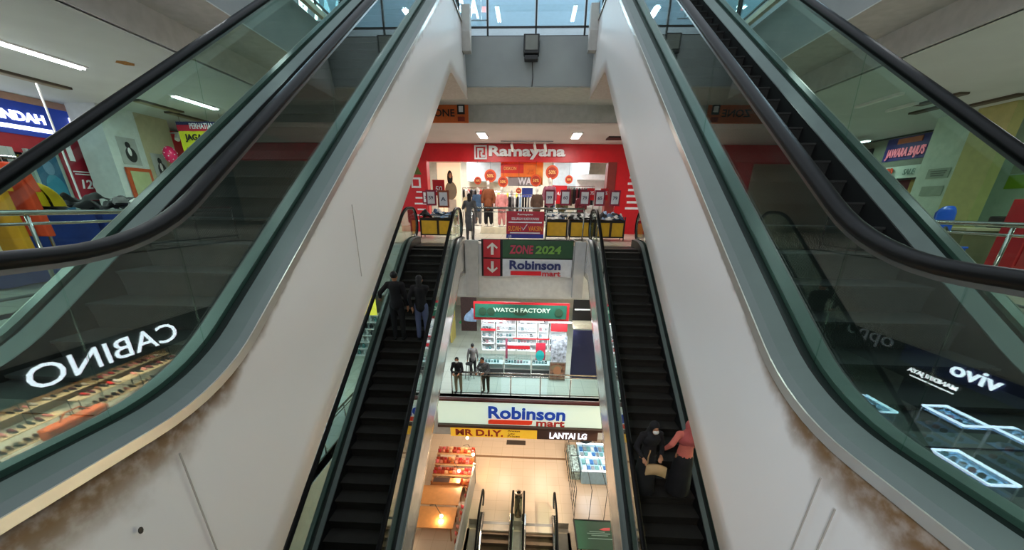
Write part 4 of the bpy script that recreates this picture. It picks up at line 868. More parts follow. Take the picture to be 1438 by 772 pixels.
struct('wall_right', MB().box(13.6, 13.8, 12.0, 14.4, Z0, 4.2), mat('mint_wall', 'b0c8b0', .6))
t = thing('notice_sheet', 'pale printed sheets on the pale green column', 'paper', (12.6, 13.6, 2.2)); 
for z in (2.6, 2.1): board(t, 'sheet', (12.58, 13.7, z), .7, .28, mat('grey_green_sheet', '8a9c88', .6), 'right', d=.01)
linebars(t, (12.57, 13.7, 2.66), .5, 3, mat('dim_ink', '5c6a5c', .6), 'right', .06)
t = thing('wall_sign', 'lime green sign on the mint wall at the right edge', 'sign', (13.9, 11, 2.6)); board(t, 'panel', (13.58, 11.9, 2.3), 1.5, .35, mat('lime_sign', '86b030', .5), 'right'); board(t, 'upper_panel', (13.58, 11.9, 2.65), 1.5, .28, mat('pale_sign', '93a07c', .5), 'right')
t = thing('chair', 'blue plastic chair behind the right railing', 'chair', (9.0, 9.0, Z0))
bp = mat('blue_plastic', '1c4fb0', .35); MB().box(8.75, 9.25, 8.75, 9.25, .78, .82).build('seat', bp, t, bevel=.01)
MB().grid(lambda u, v: (8.78+.44*u+.0, 9.2+.06*v-.04*sin(u*pi), .84+.78*v*(1-.18*abs(2*u-1)**3)), 10, 8).build('backrest', bp, t, smooth=True).modifiers.new('s', 'SOLIDIFY').thickness = .025
for x in (8.79, 9.21):
    for y in (8.79, 9.21): MB().tube([(x, y, .8), (x+(x-9)*.15, y+(y-9)*.15, Z0)], .02, 8).build('leg', bp, t)
t = thing('desk', 'small cream desk with dark printer behind the right railing', 'desk', (11, 9.8, Z0)); MB().box(9.6, 11.6, 9.3, 10.0, 1.12, 1.17).build('desk_top', mat('cream_desk', 'b4b08c', .5), t); MB().box(9.65, 11.55, 9.35, 9.95, Z0, 1.12).build('desk_body', mat('olive_desk', '6c6c4c', .6), t)
t = thing('printer', 'black printer on the cream desk at right', 'printer', (10.9, 9.6, 1.17)); MB().box(10.6, 11.2, 9.4, 9.9, 1.17, 1.42).build('case', M_black, t, bevel=.03); MB().box(10.7, 11.1, 9.38, 9.4, 1.28, 1.33).build('tray', M_dsteel, t)
t = thing('red_cabinet', 'red display cabinet at the right edge of the photo', 'cabinet', (10.1, 8.5, Z0)); MB().box(9.75, 10.6, 8.3, 8.8, Z0, 1.75).build('body', mat('red_cabinet_paint', 'b01c20', .5), t, bevel=.01); MB().box(9.8, 10.55, 8.28, 8.3, .5, 1.3).build('door', mat('red_cabinet_door', '98161c', .5), t); MB().tube([(10.45, 8.26, .8), (10.45, 8.26, .95)], .01, 6).build('handle', M_steel, t)
for k, (y) in enumerate((6.0, 6.6)):
    t = thing('rail_brace', 'diagonal steel brace behind the right railing', 'brace', (6.2, y, Z0), 'diagonal braces of the right railing'); MB().tube([(5.9, y, 1.3), (6.5, y+.3, Z0)], .018, 8).tube([(5.9, y, 1.3), (6.5, y-.3, Z0)], .018, 8).build('brace_tube', M_steel, t)
for x, y in ((9.5, 8), (12, 6), (10.5, 16.8)):
    tube_light(x, y, 4.2, 1.2, 'tube lamp over the right gallery, out of the frame', power=80, group='right gallery lamps out of frame')
# ================================================================== PLAYERS ON THE LOWER ESCALATORS
def stepz(y): return zat(prof(-7.74, ZM, Z0, -1.5, 13.3, R=1.2), y)
def on_step(label, x, y, rz, **k):
    ys = ((ZM-EYE)*CP+7.74)/SP-.5; run = .20/tan(PH); i = round((y-ys)/run); yy = ys+run*(i+.5); return person(label, (x, yy, stepz(yy)+.0), rz, **k)
on_step('man in black shirt riding up, left hand on the escalator handrail', -3.30, 9.0, pi, h=1.74, top=cl['black'], bottom=cl['black'], arms=(None, (.42, -.12, .98)))
on_step('woman in dark top and blue-grey jeans riding up beside the man in black', -2.68, 9.0, pi, h=1.66, top=cl['black'], bottom=mat('faded_jeans', '5c6488', .8), hair='long', arms=((.10, -.2, .95), (.2, .1, .85)))
on_step('woman in black headscarf and black skirt with a cream bag, riding the right escalator', 2.38, 5.87, radians(8), h=1.62, top=cl['black'], bottom=cl['black'], skirt=True, mask=True, headcover=mat('black_scarf', '101014', .8), look=(0, .08), arms=((-.2, -.22, .95), (.12, -.24, 1.0)))
on_step('person in salmon-pink top and black skirt riding beside the black headscarf', 3.06, 6.1, radians(175), h=1.64, top=mat('salmon_cloth', 'd87466', .8), bottom=cl['black'], skirt=True, headcover=mat('rose_scarf', 'b85a58', .8), arms=((-.26, -.2, .95), (.40, .05, 1.0)))
t = thing('shoulder_bag', 'cream shoulder bag held before the woman in the black headscarf', 'bag', (2.3, 5.6, -2.2))
zb = stepz(5.85)+1.12
MB().grid(lambda u, v: (2.17+.36*u, 5.56-.05*sin(u*pi)*sin(v*pi), zb-.1+.22*v+.04*sin(u*pi)-.05*u), 12, 8).grid(lambda u, v: (2.17+.36*u, 5.59+.05*sin(u*pi)*sin(v*pi), zb-.1+.22*v+.04*sin(u*pi)-.05*u), 12, 8).build('bag_body', mat('cream_leather', 'c4a478', .6), t, smooth=True)
MB().tube([(2.19, 5.58, zb+.1), (2.2, 5.64, zb+.22), (2.26, 5.75, zb+.3)], .012, 6).build('strap', mat('tan_strap', '8a6a44', .6), t)
# ================================================================== MIDDLE STOREY (supermarket level)
railing('steel_railing', 'stainless railing above the long lit supermarket sign with two people behind it', [(-2.9, EDGE+.12), (2.9, EDGE+.12)], ZM+1.02, ZM+.02, 1.18, glass=True)
railing('steel_railing', 'stainless railing of the left middle gallery seen through escalator glass', [(-5.85, 2), (-5.85, 13.3)], ZM+1.05, ZM+.02, 1.5)
t = thing('lit_sign', 'long lit white sign with blue and red supermarket lettering below the railing', 'sign', (0, EDGE-.05, -6.1))
board(t, 'lightbox', (-.2, EDGE-.05, -6.15), 6.6, 1.08, mat('white_lightbox', 'e4f0e0', .5, emit=.55, ecol='dcf4dc'), d=.12); MB().box(-3.5, 3.1, EDGE-.2, EDGE+.02, -5.6, -5.52).build('top_frame', mat('maroon_frame', '5c2c28', .5), t); MB().box(-3.5, 3.1, EDGE-.2, EDGE+.02, -6.80, -6.70).build('bottom_frame', mat('brown_frame', '4a3026', .5), t)
blu = mat('sign_blue', '1c48b8', .5, emit=.25); redd = mat('sign_orange_red', 'e83c1c', .5, emit=.3); rd2 = mat('sign_brick', 'b83028', .5, emit=.2)
text('Robinson', (.08, EDGE-.18, -6.05), 3.05, .56, blu, t, bold=.05)
MB().prism([(-1.45, -.1), (.18, -.1), (.3, -.05), (.32, .1), (-1.35, .1), (-1.45, .05)], .02, ((.08-.08, EDGE-.17, -6.48), (1, 0, 0), (0, 0, 1), (0, -1, 0))).build('red_bar', redd, t)
text('mart', (1.03, EDGE-.18, -6.47), 1.13, .27, rd2, t, bold=.04)
t = thing('shop_sign', 'yellow MR D.I.Y. sign strip below the long lit supermarket sign', 'sign', (-1.5, EDGE-.1, -7.05))
board(t, 'strip', (-1.25, EDGE-.04, -7.06), 3.55, .5, mat('yellow_strip', 'f0b830', .5, emit=.55), d=.06); text('MR D.I.Y.', (-1.83, EDGE-.11, -7.06), 1.95, .3, mat('brick_letters', 'b8401c', .5), t, bold=.06)
for i, s in enumerate(('Always', 'Low', 'Prices')): text(s, (-.42 if i != 1 else -.5, EDGE-.11, -6.93-.12*i), .5 if i != 1 else .25, .09, mat('dark_ochre_letters', '4a3810', .5), t, depth=.01)
t = thing('floor_sign', 'brown LANTAI LG sign strip right of the yellow strip', 'sign', (1.5, EDGE-.1, -7.05)); board(t, 'strip', (1.75, EDGE-.04, -7.06), 2.45, .5, mat('brown_strip', '5c3f34', .5), d=.06); text('LANTAI LG', (1.78, EDGE-.11, -7.06), 1.5, .28, mat('white_glow', 'f4f4ff', emit=1.2), t, bold=.06)
for x in (-1.4, .2, 1.4):  # lamp strips added to brighten the white stall
    t = thing('added_stall_lamp', 'added slim lamp strip brightening the watch stall shelves', 'light', (x, 15.3, -3.1), 'added watch stall lamp strips'); MB().box(x-.5, x+.5, 15.5, 15.56, -3.02, -2.99).build('lamp_housing', M_wplastic, t); MB().tube([(x-.48, 15.53, -3.04), (x+.48, 15.53, -3.04)], .015, 6).build('tube', M_tube, t)
    lightat((x, 15.2, -3.2), 1.0, .2, 18, (.9, .97, 1), rot=(radians(35), 0, 0))
# warm lamps added to brighten the shoe shop and its mirrored image
for i, (x, y) in enumerate(((8.3, 6), (8.3, 8.5), (8.3, 11), (10.6, 7.5), (10.6, 11))):
    t = thing('downlight', 'added round warm ceiling lamp brightening the shoe racks', 'light', (x, y, -1.5), 'added shoe shop ceiling lamps'); MB().tube([(x, y, -1.5), (x, y, -1.54)], .14, 16).build('lens', mat('warm_lens', 'ffffff', emit=12, ecol='ffe8c8'), t); MB().tube([(x, y, -1.5), (x, y, -1.52)], .18, 16).build('ring', M_wplastic, t)
    lightat((x, y, -1.58), .5, .5, 600, (1, .84, .62))
# people at the railing
person('person in black top and beige trousers, masked, leaning on the middle railing', (-2.7, 13.62, ZM), 0, 1.58, cl['black'], mat('beige_trousers', '9a8468', .8), mask=True, lean=.1, arms=((-.12, -.42, 1.02), (.12, -.42, 1.02)), look=(0, .1))
person('person in grey checked shirt and black trousers leaning on the middle railing', (-1.6, 13.7, ZM), radians(-15), 1.6, mat('grey_check', '6c6e70', .8, var=.6, scale=25), cl['black'], lean=.18, arms=((-.22, -.42, 1.02), (.08, -.42, 1.03)), look=(-.1, .1))
# watch stall
WY = 15.6
t = thing('stall_sign', 'green Watch Factory sign with red frame over the white stall', 'sign', (-.3, WY, -2.6))
board(t, 'frame', (-.28, WY-.0, -2.62), 4.05, .78, mat('stall_red', 'c01c28', .5), d=.1); board(t, 'green_face', (-.3, WY-.11, -2.58), 3.85, .58, mat('teal_green_sign', '1c5a48', .5, emit=.05), d=.015)
text('WATCH FACTORY', (-.25, WY-.14, -2.52), 2.4, .18, mat('pale_letters', 'c4dcc8', .5), t, bold=.02, depth=.01)
for x in (-1.9, -1.55, 1.3): MB().tube([(x, WY-.15, -2.6), (x, WY-.13, -2.6)], .17, 20).build('dial_print', mat('dark_green_print', '20402c', .5), t)
MB().ell((-.3, WY-.14, -2.62), (.3, .01, .13)).build('emblem_print', mat('dark_green_print', '20402c', .5), t)
wshelf = mat('stall_white', 'f4f8f8', .4)
def shelf_unit(name, label, x0, x1, y0, y1, z0, z1, n, group=None, m=wshelf, face=-1):
    t = thing(name, label, 'shelf', ((x0+x1)/2, y0, z0), group)
    MB().box(x0, x1, y1-.03, y1, z0, z1).build('back_panel', m, t)
    for x in (x0, x1-.03): MB().box(x, x+.03, y0, y1, z0, z1).build('side_panel', m, t)
    for i in range(n+1): z = z0+(z1-z0-.03)*i/n; MB().box(x0, x1, y0, y1, z, z+.03).build('shelf', m, t)
    return t
units = [(-2.05, -1.45), (-1.4, -.5), (-.45, .45), (.5, .95), (1.0, 1.75)]
for i, (a, b) in enumerate(units):
    shelf_unit('display_shelf', ('white display shelf at the left end of the watch stall', 'white display shelf with a blue case in the watch stall', 'white display shelf at the centre of the watch stall', 'narrow white shelf right of the stall centre', 'white display shelf under the red panel of the watch stall')[i], a, b, WY+.5, WY+.9, ZM+.9, -3.0, 5)
t = thing('partition', 'red panel strips framing the watch stall', 'panel', (0, WY, -4)); r_ = mat('stall_red', 'c01c28', .5)
MB().box(-2.05, -1.4, WY+.3, WY+.33, -3.6, -3.5).box(-.6, 1.0, WY+.3, WY+.33, -3.95, -3.9).build('thin_strip', r_, t); MB().box(1.05, 1.75, WY+.3, WY+.33, -3.55, -3.1).build('red_square', r_, t); MB().box(-.95, -.85, WY+.3, WY+.33, -4.9, -3.95).build('upright_strip', mat('mauve_strip', '9a4a60', .5), t); MB().box(-.85, .15, WY+.1, WY+.14, -4.35, -4.2).build('lower_strip', r_, t)
MB().box(-.85, .15, WY+.1, WY+.14, -4.17, -4.05).build('white_strip', M_letter_w, t)
t = thing('stall_poster', 'red and turquoise poster card in the watch stall', 'poster', (.6, WY, -4.4)); board(t, 'card', (.62, WY+.05, -4.42), .42, .8, mat('rose_card', 'c83048', .5), d=.02); MB().ell((.6, WY+.02, -4.6), (.19, .02, .26)).build('turquoise_print', mat('turquoise', '18a09c', .5), t)
t = thing('stall_poster', 'tall pale silver poster at the right end of the watch stall', 'poster', (1.4, WY, -4.4)); board(t, 'card', (1.4, WY-.1, -4.3), .68, 1.35, mat('silver_print', 'b8c0cc', .4, var=.5, scale=8), d=.03)
t = thing('stall_poster', 'brown portrait poster standing at the right end of the stall by the railing', 'poster', (1.35, WY-.6, -5.2)); board(t, 'card', (1.35, WY-.65, -5.05), .62, .75, mat('portrait_brown', '8a6450', .5, var=.6, scale=7), d=.03); board(t, 'border', (1.35, WY-.63, -5.05), .7, .85, mat('grey_border', '8a8680', .5), d=.015); MB().ell((1.33, WY-.69, -5.0), (.17, .01, .22)).build('face_print', M_skin, t); MB().ell((1.3, WY-.685, -4.86), (.24, .008, .14)).build('hat_print', mat('beige_print', '8f7f64', .6), t)
t = thing('display_counter', 'glass display counter of the watch stall, left part', 'counter', (-1.4, WY-.3, ZM))
def counter(t, x0, x1, y0, y1):
    MB().box(x0, x1, y0, y1, ZM+.02, ZM+.45).build('plinth', mat('grey_plinth', '9aa09e', .5), t); MB().box(x0, x1, y0-.01, y0+.01, ZM+.1, ZM+.4).build('dark_kick', mat('dark_kick', '2c2e32', .5), t)
    MB().box(x0, x1, y0, y1, ZM+.62, ZM+.64).build('shelf', wshelf, t); MB().box(x0, x1, y0, y1, ZM+.9, ZM+.915).box(x0, x1, y0, y0+.012, ZM+.45, ZM+.9).build('glass_case', M_cglass, t)
    for x in (x0, x1-.02): MB().box(x, x+.02, y0, y0+.02, ZM+.45, ZM+.92).build('frame_post', M_wplastic, t)
counter(t, -2.1, -1.0, WY-.45, WY+.05)
t = thing('display_counter', 'glass display counter of the watch stall, centre part', 'counter', (-.3, WY-.3, ZM)); counter(t, -.95, .2, WY-.45, WY+.05)
t = thing('display_counter', 'glass display counter of the watch stall, right part', 'counter', (.6, WY-.3, ZM)); counter(t, .25, 1.1, WY-.45, WY+.05)
# watch boxes
wb = None; cols = [mat('box_white', 'dfe6e8', .4), mat('box_grey', '8c969c', .4), mat('box_teal', '6fa8a8', .4), mat('box_black', '24282c', .4), mat('box_pink', 'c08088', .4)]
protos = []
for m in cols:
    t = thing('watch_box', 'small watch display box on the white stall shelves', 'box', (0, 0, 0), 'watch boxes in the stall'); MB().box(-.05, .05, -.05, .05, 0, .11).build('case', m, t); MB().tube([(0, -.052, .06), (0, -.058, .06)], .03, 12).build('dial', cols[(cols.index(m)+1) % 4], t); protos.append(t)
spots = []
for (a, b) in units:
    for i in range(5):
        z = ZM+.93+(-3.03-ZM-.9)*i/5+.005; n = int((b-a-.1)/.135)
        for k in range(n): spots.append((a+.1+.135*k, WY+.62, z))
for (a, b) in ((-2.1, -1.0), (-.95, .2), (.25, 1.1)):
    for k in range(int((b-a-.1)/.13)): spots.append((a+.08+.13*k, WY-.25, ZM+.645))
for i, p in enumerate(spots):
    q = protos[i % 5 if i < 5 else random.choice((0, 0, 0, 1, 1, 2, 3, 4))]
    if i < 5: q.location = p
    else: dup(q, p)
person('seated-height visitor in grey jacket standing at the left end of the watch stall', (-2.35, WY-.3, ZM), radians(200), 1.5, cl['grey'], cl['black'])
t = thing('bar_stool', 'black stool at the left end of the watch stall', 'stool', (-2.45, WY-.7, ZM)); MB().tube([(-2.45, WY-.7, ZM+.7), (-2.45, WY-.7, ZM+.74)], .16, 16).build('seat', M_black, t)
for a in range(4): MB().tube([(-2.45+.1*cos(a*pi/2), WY-.7+.1*sin(a*pi/2), ZM+.7), (-2.45+.2*cos(a*pi/2), WY-.7+.2*sin(a*pi/2), ZM)], .014, 6).build('leg', M_black, t)
t = thing('partition', 'tall navy blue panel right of the watch stall', 'panel', (2.4, WY, ZM)); MB().box(1.95, 3.6, WY-.3, WY-.2, ZM+.02, -3.3).build('panel', mat('navy_panel', '14183c', .6), t)
t = thing('stall_shelf', 'cream box shelf above the navy panel', 'shelf', (2.3, WY, -3)); MB().box(1.95, 3.2, WY-.2, WY+.4, -3.25, -3.05).build('box_front', mat('cream_box', 'cfc8b0', .5), t); MB().box(1.95, 3.2, WY+.4, WY+.45, -3.3, -1.6).build('black_back', M_black, t); MB().box(1.95, 3.2, WY-.18, WY-.14, -2.45, -2.40).build('white_bar', M_letter_w, t)
t = thing('shop_corner', 'yellow jamb with hanging garments left of the watch stall', 'panel', (-3, 17.5, ZM)); MB().box(-4.2, -4.1, 19.5, 20.6, ZM, -1.6).build('yellow_jamb', mat('pale_yellow_jamb', 'd8c870', .5), t); MB().box(-3.4, -2.6, 18.6, 18.7, ZM+1, -2.0).build('dark_rack', mat('dark_garments', '3a2420', .8, var=.5, scale=20), t)
heap((-2.7, 17.5, -3.6), cl['sky'], 'blue and white bundle hanging at the left end of the watch stall', (.3, .3, .5)); heap((-3.35, 19.0, -4.2), mat('green_plastic', '2c9a58', .5), 'green tub left of the watch stall', (.2, .2, .18))
for i, (x, y) in enumerate([(-1.8, 14.6), (1.2, 14.6), (-1, 18), (2, 18), (-4.5, 16)]): tube_light(x, y, -1.5, 1.2, 'tube lamp on the middle storey ceiling above the watch stall', power=75, group='middle storey lamps near the stall', along='x')
for x in (-8.2, 8.2):
    for y in (3, 7.5, 12):
        tube_light(x, y, -1.5, 1.5, 'tube lamp over the %s gallery of the middle storey' % ('left' if x < 0 else 'right'), power=(60 if x < 0 else 110), group='middle storey gallery lamps '+('left' if x < 0 else 'right'))
# left middle gallery: phone shops, seen mirrored in the right escalator glass
t = thing('phone_shop_sign', 'dark blue fascia with glowing vivo lettering', 'sign', (-5.9, 8, -2.3)); MB().box(-7.7, -7.4, 5.0, 10.9, -2.55, -1.5).build('fascia', mat('deep_blue_fascia', '0a1c60', .5, emit=.18), t); text('vivo', (-7.38, 8.95, -2.22), 1.15, .34, mat('vivo_glow', 'e4f2ff', emit=9), t, 'left', bold=.02)
t = thing('phone_shop_sign', 'dark fascia with small glowing MANDIRI JAYA lettering', 'sign', (-6.3, 8, -2.8)); MB().box(-7.7, -7.4, 7.6, 10.9, -2.95, -2.56).build('fascia', M_black, t); text('MANDIRI JAYA', (-7.38, 9.85, -2.69), 1.35, .15, mat('small_glow', 'f4f8ff', emit=7), t, 'left', bold=.04); board(t, 'underline', (-7.38, 9.82, -2.83), 1.2, .03, mat('small_glow', 'f4f8ff', emit=7), 'left', d=.01)
t = thing('phone_shop_sign', 'black fascia with dim grey oppo lettering', 'sign', (-5.9, 12, -2.3)); MB().box(-7.7, -7.4, 11.0, 13.6, -2.95, -1.5).build('fascia', mat('black_fascia', '10161a', .5), t); text('oppo', (-7.38, 12.1, -2.25), 1.75, .42, mat('dim_grey_glow', '8a9298', emit=.8), t, 'left', bold=.0)
def glass_case(x, y, w, h, label, m):
    t = thing('phone_display_case', label, 'display case', (x, y, ZM)); 
    MB().box(x-.35, x+.35, y-w/2, y+w/2, ZM, ZM+.5).build('plinth', mat('deep_blue_plinth', '10286c', .4), t)
    for k in range(3): MB().box(x-.33, x+.33, y-w/2+.02, y+w/2-.02, ZM+.5+k*(h-.5)/2.2, ZM+.515+k*(h-.5)/2.2).build('shelf', m, t)
    for a in (-1, 1):
        for b in (-1, 1): MB().box(x+a*.34-.015, x+a*.34+.015, y+b*w/2-.015, y+b*w/2+.015, ZM+.5, ZM+h).build('corner_post', M_letter_w, t)
    MB().box(x-.35, x+.35, y-w/2, y+w/2, ZM+h, ZM+h+.012).build('glass_top', M_cglass, t)
    MB().box(x-.36, x+.36, y-w/2-.02, y-w/2+.03, ZM+h, ZM+h+.05).box(x-.36, x+.36, y+w/2-.03, y+w/2+.02, ZM+h, ZM+h+.05).box(x-.37, x-.32, y-w/2, y+w/2, ZM+h, ZM+h+.05).box(x+.32, x+.37, y-w/2, y+w/2, ZM+h, ZM+h+.05).build('lit_rim', mat('case_light', 'cfe8ff', emit=9), t)
    lightat((x, y, ZM+h-.03), .4, w*.8, 12, (.75, .88, 1))
    for k in range(3):
        for j in range(int(w/.22)): MB().cbox((x+.12, y-w/2+.14+j*.22, ZM+.57+k*(h-.5)/2.2), (.12, .1, .1)).build('phone_box', cols[(j+k) % 5], t)
    return t
glow_sh = mat('case_shelf_glow', '9cc8ee', .3)
glass_case(-8.9, 10.2, 1.2, 1.5, 'lit glass phone case with pale shelves below the blue fascia', glow_sh); glass_case(-7.6, 8.3, 1.4, 1.1, 'low lit phone counter nearest the railing', glow_sh); glass_case(-9.9, 9.2, 1.2, 1.4, 'second tall phone case deeper in the blue shop', glow_sh); glass_case(-8.0, 11.8, 1.2, 1.0, 'low phone counter below the black fascia', glow_sh)
struct('wall_inner', MB().box(-11.6, -11.5, 3, 14.5, ZM, -1.5), mat('dark_blue_wall', '101830', .6))
# lit shelves seen through the glass of the left lower escalator
t = thing('lit_sign', 'yellow lightbox behind the left lower escalator glass', 'sign', (-8.6, 17, -2.8)); board(t, 'panel', (-8.3, 17.2, -2.9), 2.2, .95, mat('yellow_lightbox', 'f0dc50', .5, emit=1.0))
u = shelf_unit('display_shelf', 'white goods shelf below the yellow lightbox, left of the lower escalator', -9.6, -6.6, 17.2, 17.7, ZM, -3.4, 6)
sp = []
for i in range(6):
    for k in range(11): sp.append((-9.45+k*.26, 17.4, ZM+.03+(-3.43-ZM)*i/6))
pr = []
for m in (cols[2], cols[0], cols[3], mat('box_blue', '3c74b4', .4)):
    t = thing('bottle', 'small bottle or box on the shelf below the yellow lightbox', 'bottle', (0, 0, 0), 'goods below the yellow lightbox'); lathe(MB(), (0, 0, 0), [(.07, 0), (.075, .15), (.03, .2), (.03, .24)]).build('bottle_body', m, t, smooth=True); lathe(MB(), (0, 0, 0), [(.033, .24), (.033, .27)]).build('cap', M_letter_w, t); pr.append(t)
for i, p in enumerate(sp):
    if i < 4: pr[i].location = p
    else: dup(random.choice(pr), p)
# right middle gallery: shoe shop with glowing lettering, seen mirrored in the left glass
t = thing('shoe_shop_sign', 'dark brown fascia with glowing white CABINO lettering', 'sign', (5.9, 8, -2.3)); MB().box(7.05, 7.25, 3.5, 13.6, -2.72, -1.5).build('fascia', mat('dark_brown_fascia', '17130f', .5), t)
text('CABINO', (7.03, 9.15, -2.3), 3.9, .56, mat('cabino_glow', 'eaf0ff', emit=9), t, 'right', bold=.0)
struct('wall_inner', MB().box(12.9, 13.0, 2, 16, ZM, -1.5), mat('warm_shop_wall', 'a8845c', .6))
def shoe_proto(m, m2):
    t = thing('shoe', 'low shoe on the display racks of the shop under the glowing fascia', 'shoe', (0, 0, 0), 'shoes on the display racks')
    MB().prism([(-.13, -.04), (-.05, -.045), (.05, -.05), (.13, -.03), (.15, 0), (.13, .03), (.05, .05), (-.05, .045), (-.13, .04)], .02, ((0, 0, 0), (1, 0, 0), (0, 1, 0), (0, 0, 1))).build('sole', m2, t)
    MB().cap((-.08, 0, .06), (-.02, 0, .055), .045, .042, 8).cap((-.02, 0, .045), (.1, 0, .035), .042, .03, 8).build('upper', m, t, smooth=True); return t
sc = [cl['black'], cl['wine'], cl['brown'], cl['white'], cl['pink'], cl['red'], cl['black']]
shp = [shoe_proto(m, M_black if i % 2 else cl['cream']) for i, m in enumerate(sc)]; si = 0; sk_ = 0
for k, (x, y0, y1, zs) in enumerate(((7.7, 5.4, 8.2, (.35, .75)), (7.8, 8.7, 11.6, (.35, .75)), (9.2, 5.5, 9.0, (.45, .9, 1.3)), (9.6, 9.6, 13.5, (.45, .9, 1.3)), (12.5, 5, 15.6, (.5, 1.0, 1.5, 2.0)))):
    t = thing('shoe_rack', ('front shoe rack nearest the camera side', 'front shoe rack by the orange bag shelf', 'second-row shoe rack, its near half', 'second-row shoe rack at the far end', 'long wall rack at the back of the shoe shop')[k], 'rack', (x, y0, ZM))
    for z in zs: MB().box(x-.2, x+.2, y0, y1, ZM+z, ZM+z+.025).build('shelf', mat('cream_rack', 'd8c8a4', .5), t)
    for y in (y0, (y0+y1)/2, y1):
        for a in (-.19, .19): MB().tube([(x+a, y, ZM), (x+a, y, ZM+zs[-1]+.05)], .015, 6).build('post', M_black, t)
    for z in zs:
        n = int((y1-y0-.2)/.2)
        for j in range(n):
            if random.random() < .12: continue
            p = (x, y0+.15+j*.2, ZM+z+.027); i = random.randrange(7)
            if si < 7: q = shp[si]; q.location = p
            else: q = dup(shp[i], p)
            q.rotation_euler = (0, 0, pi+random.uniform(-.2, .2)); si += 1
t = thing('handbag', 'large orange-brown bag on the shoe shop shelf', 'bag', (8.7, 8.6, ZM+1.0)); MB().box(8.45, 8.8, 8.0, 9.6, ZM+.95, ZM+1.3).build('bag_body', mat('orange_leather', 'c05a24', .5), t, bevel=.06); MB().tube([(8.6, 8.4, ZM+1.3), (8.6, 8.6, ZM+1.5), (8.6, 9.0, ZM+1.5), (8.6, 9.2, ZM+1.3)], .02, 6).build('handle', mat('orange_leather', 'c05a24', .5), t)
t = thing('planter', 'leafy green potted plant at the near end of the shoe shop', 'plant', (7.6, 5.0, ZM)); lathe(MB(), (7.6, 5.0, ZM), [(.15, 0), (.2, .35), (.18, .36)]).build('pot', mat('pot_white', 'c8c4b8', .5), t)
g = MB()
for i in range(60):
    a = i*2.4; r = .1+.3*random.random(); h = .4+.5*random.random(); p = Vector((7.6, 5.0, ZM+.35)); e = p+Vector((r*cos(a), r*sin(a), h)); s = Vector((-sin(a), cos(a), 0))*.04
    m_ = (p+e)/2+Vector((0, 0, .08)); g.quad(tuple(p), tuple(m_-s), tuple(e), tuple(m_+s))
g.build('foliage', mat('leaf_green', '5a9a34', .6), t)
# ================================================================== LOWEST STOREY
t = thing('steel_bollard', 'round brushed steel post between the two lowest escalators', 'bollard', (-.16, 13.0, ZG)); lathe(MB(), (-.16, 12.95, ZG), [(.17, 0), (.17, 1.25), (.16, 1.28), (.09, 1.29), (.09, 1.2)], 24).build('post_body', mat('brushed_post', '9a8a78', .25, .9), t, smooth=False); MB().tube([(-.16, 12.95, ZG+1.2), (-.16, 12.95, ZG+1.21)], .09, 16).build('dark_hollow', M_black, t)
t = thing('floor_mat', 'dark rectangular grille in the beige floor', 'mat', (-.5, 18.6, ZG)); MB().box(-1.0, .1, 18.3, 18.75, ZG, ZG+.012).build('mat_body', mat('dark_mat', '3c3024', .6), t)
# snack stall on the left
XS0 = -3.9
def lamp_bulb(x, y, z, label):
    t = thing('spot_lamp', label, 'light', (x, y, z)); MB().ell((x, y, z), .07).build('bulb', mat('warm_bulb', 'fff0d0', emit=25, ecol='ffe0a8'), t, smooth=True); MB().tube([(x, y, z+.06), (x-.25, y+.1, z+.5), (x-.5, y+.2, z+.35)], .015, 6).build('arm', M_dsteel, t)
    l = bpy.data.lights.new('lamp_light', 'POINT'); l.energy = 45; l.color = (1, .72, .4); l.shadow_soft_size = .08; o = bpy.data.objects.new('lamp_light', l); C.objects.link(o); o.location = (x, y-.12, z-.12)
lamp_bulb(-2.85, 16.0, ZG+1.9, 'glowing clip-on spot lamp at the top of the snack racks'); lamp_bulb(-3.0, 14.3, ZG+1.2, 'glowing bulb at the middle of the snack stall'); lamp_bulb(-3.3, 11.8, ZG+.9, 'glowing bulb at the near end of the snack stall'); lamp_bulb(-2.45, 15.2, ZG+1.5, 'small glowing bulb among the snack packs')
struct('trim_7', MB().box(-2.42, -2.34, 8, 14.9, ZG, ZG+1.1).box(-2.44, -2.32, 14.9, 15.0, ZG, ZG+1.15), mat('grey_partition', '9a9a94', .4))
pk = []
for i, c in enumerate(('c83a4a', 'd88a7a', 'a83c28', 'e0b890', '8c2c20', 'd86a70', 'c07038')):
    t = thing('snack_pack', 'small snack pack on the crowded racks of the lowest floor stall', 'snack', (0, 0, 0), 'snack packs on the racks'); q = MB(); q.grid(lambda u, v: ((u-.5)*.17, -.035*sin(u*pi)*sin(v*pi), .2*v), 6, 6).grid(lambda u, v: ((u-.5)*.17, .035*sin(u*pi)*sin(v*pi), .2*v), 6, 6); q.build('pack', mat('pack_%d' % i, c, .35), t, smooth=True); pk.append(t)
kk = 0
for r in range(4):
    y = 15.6-.0*r; 
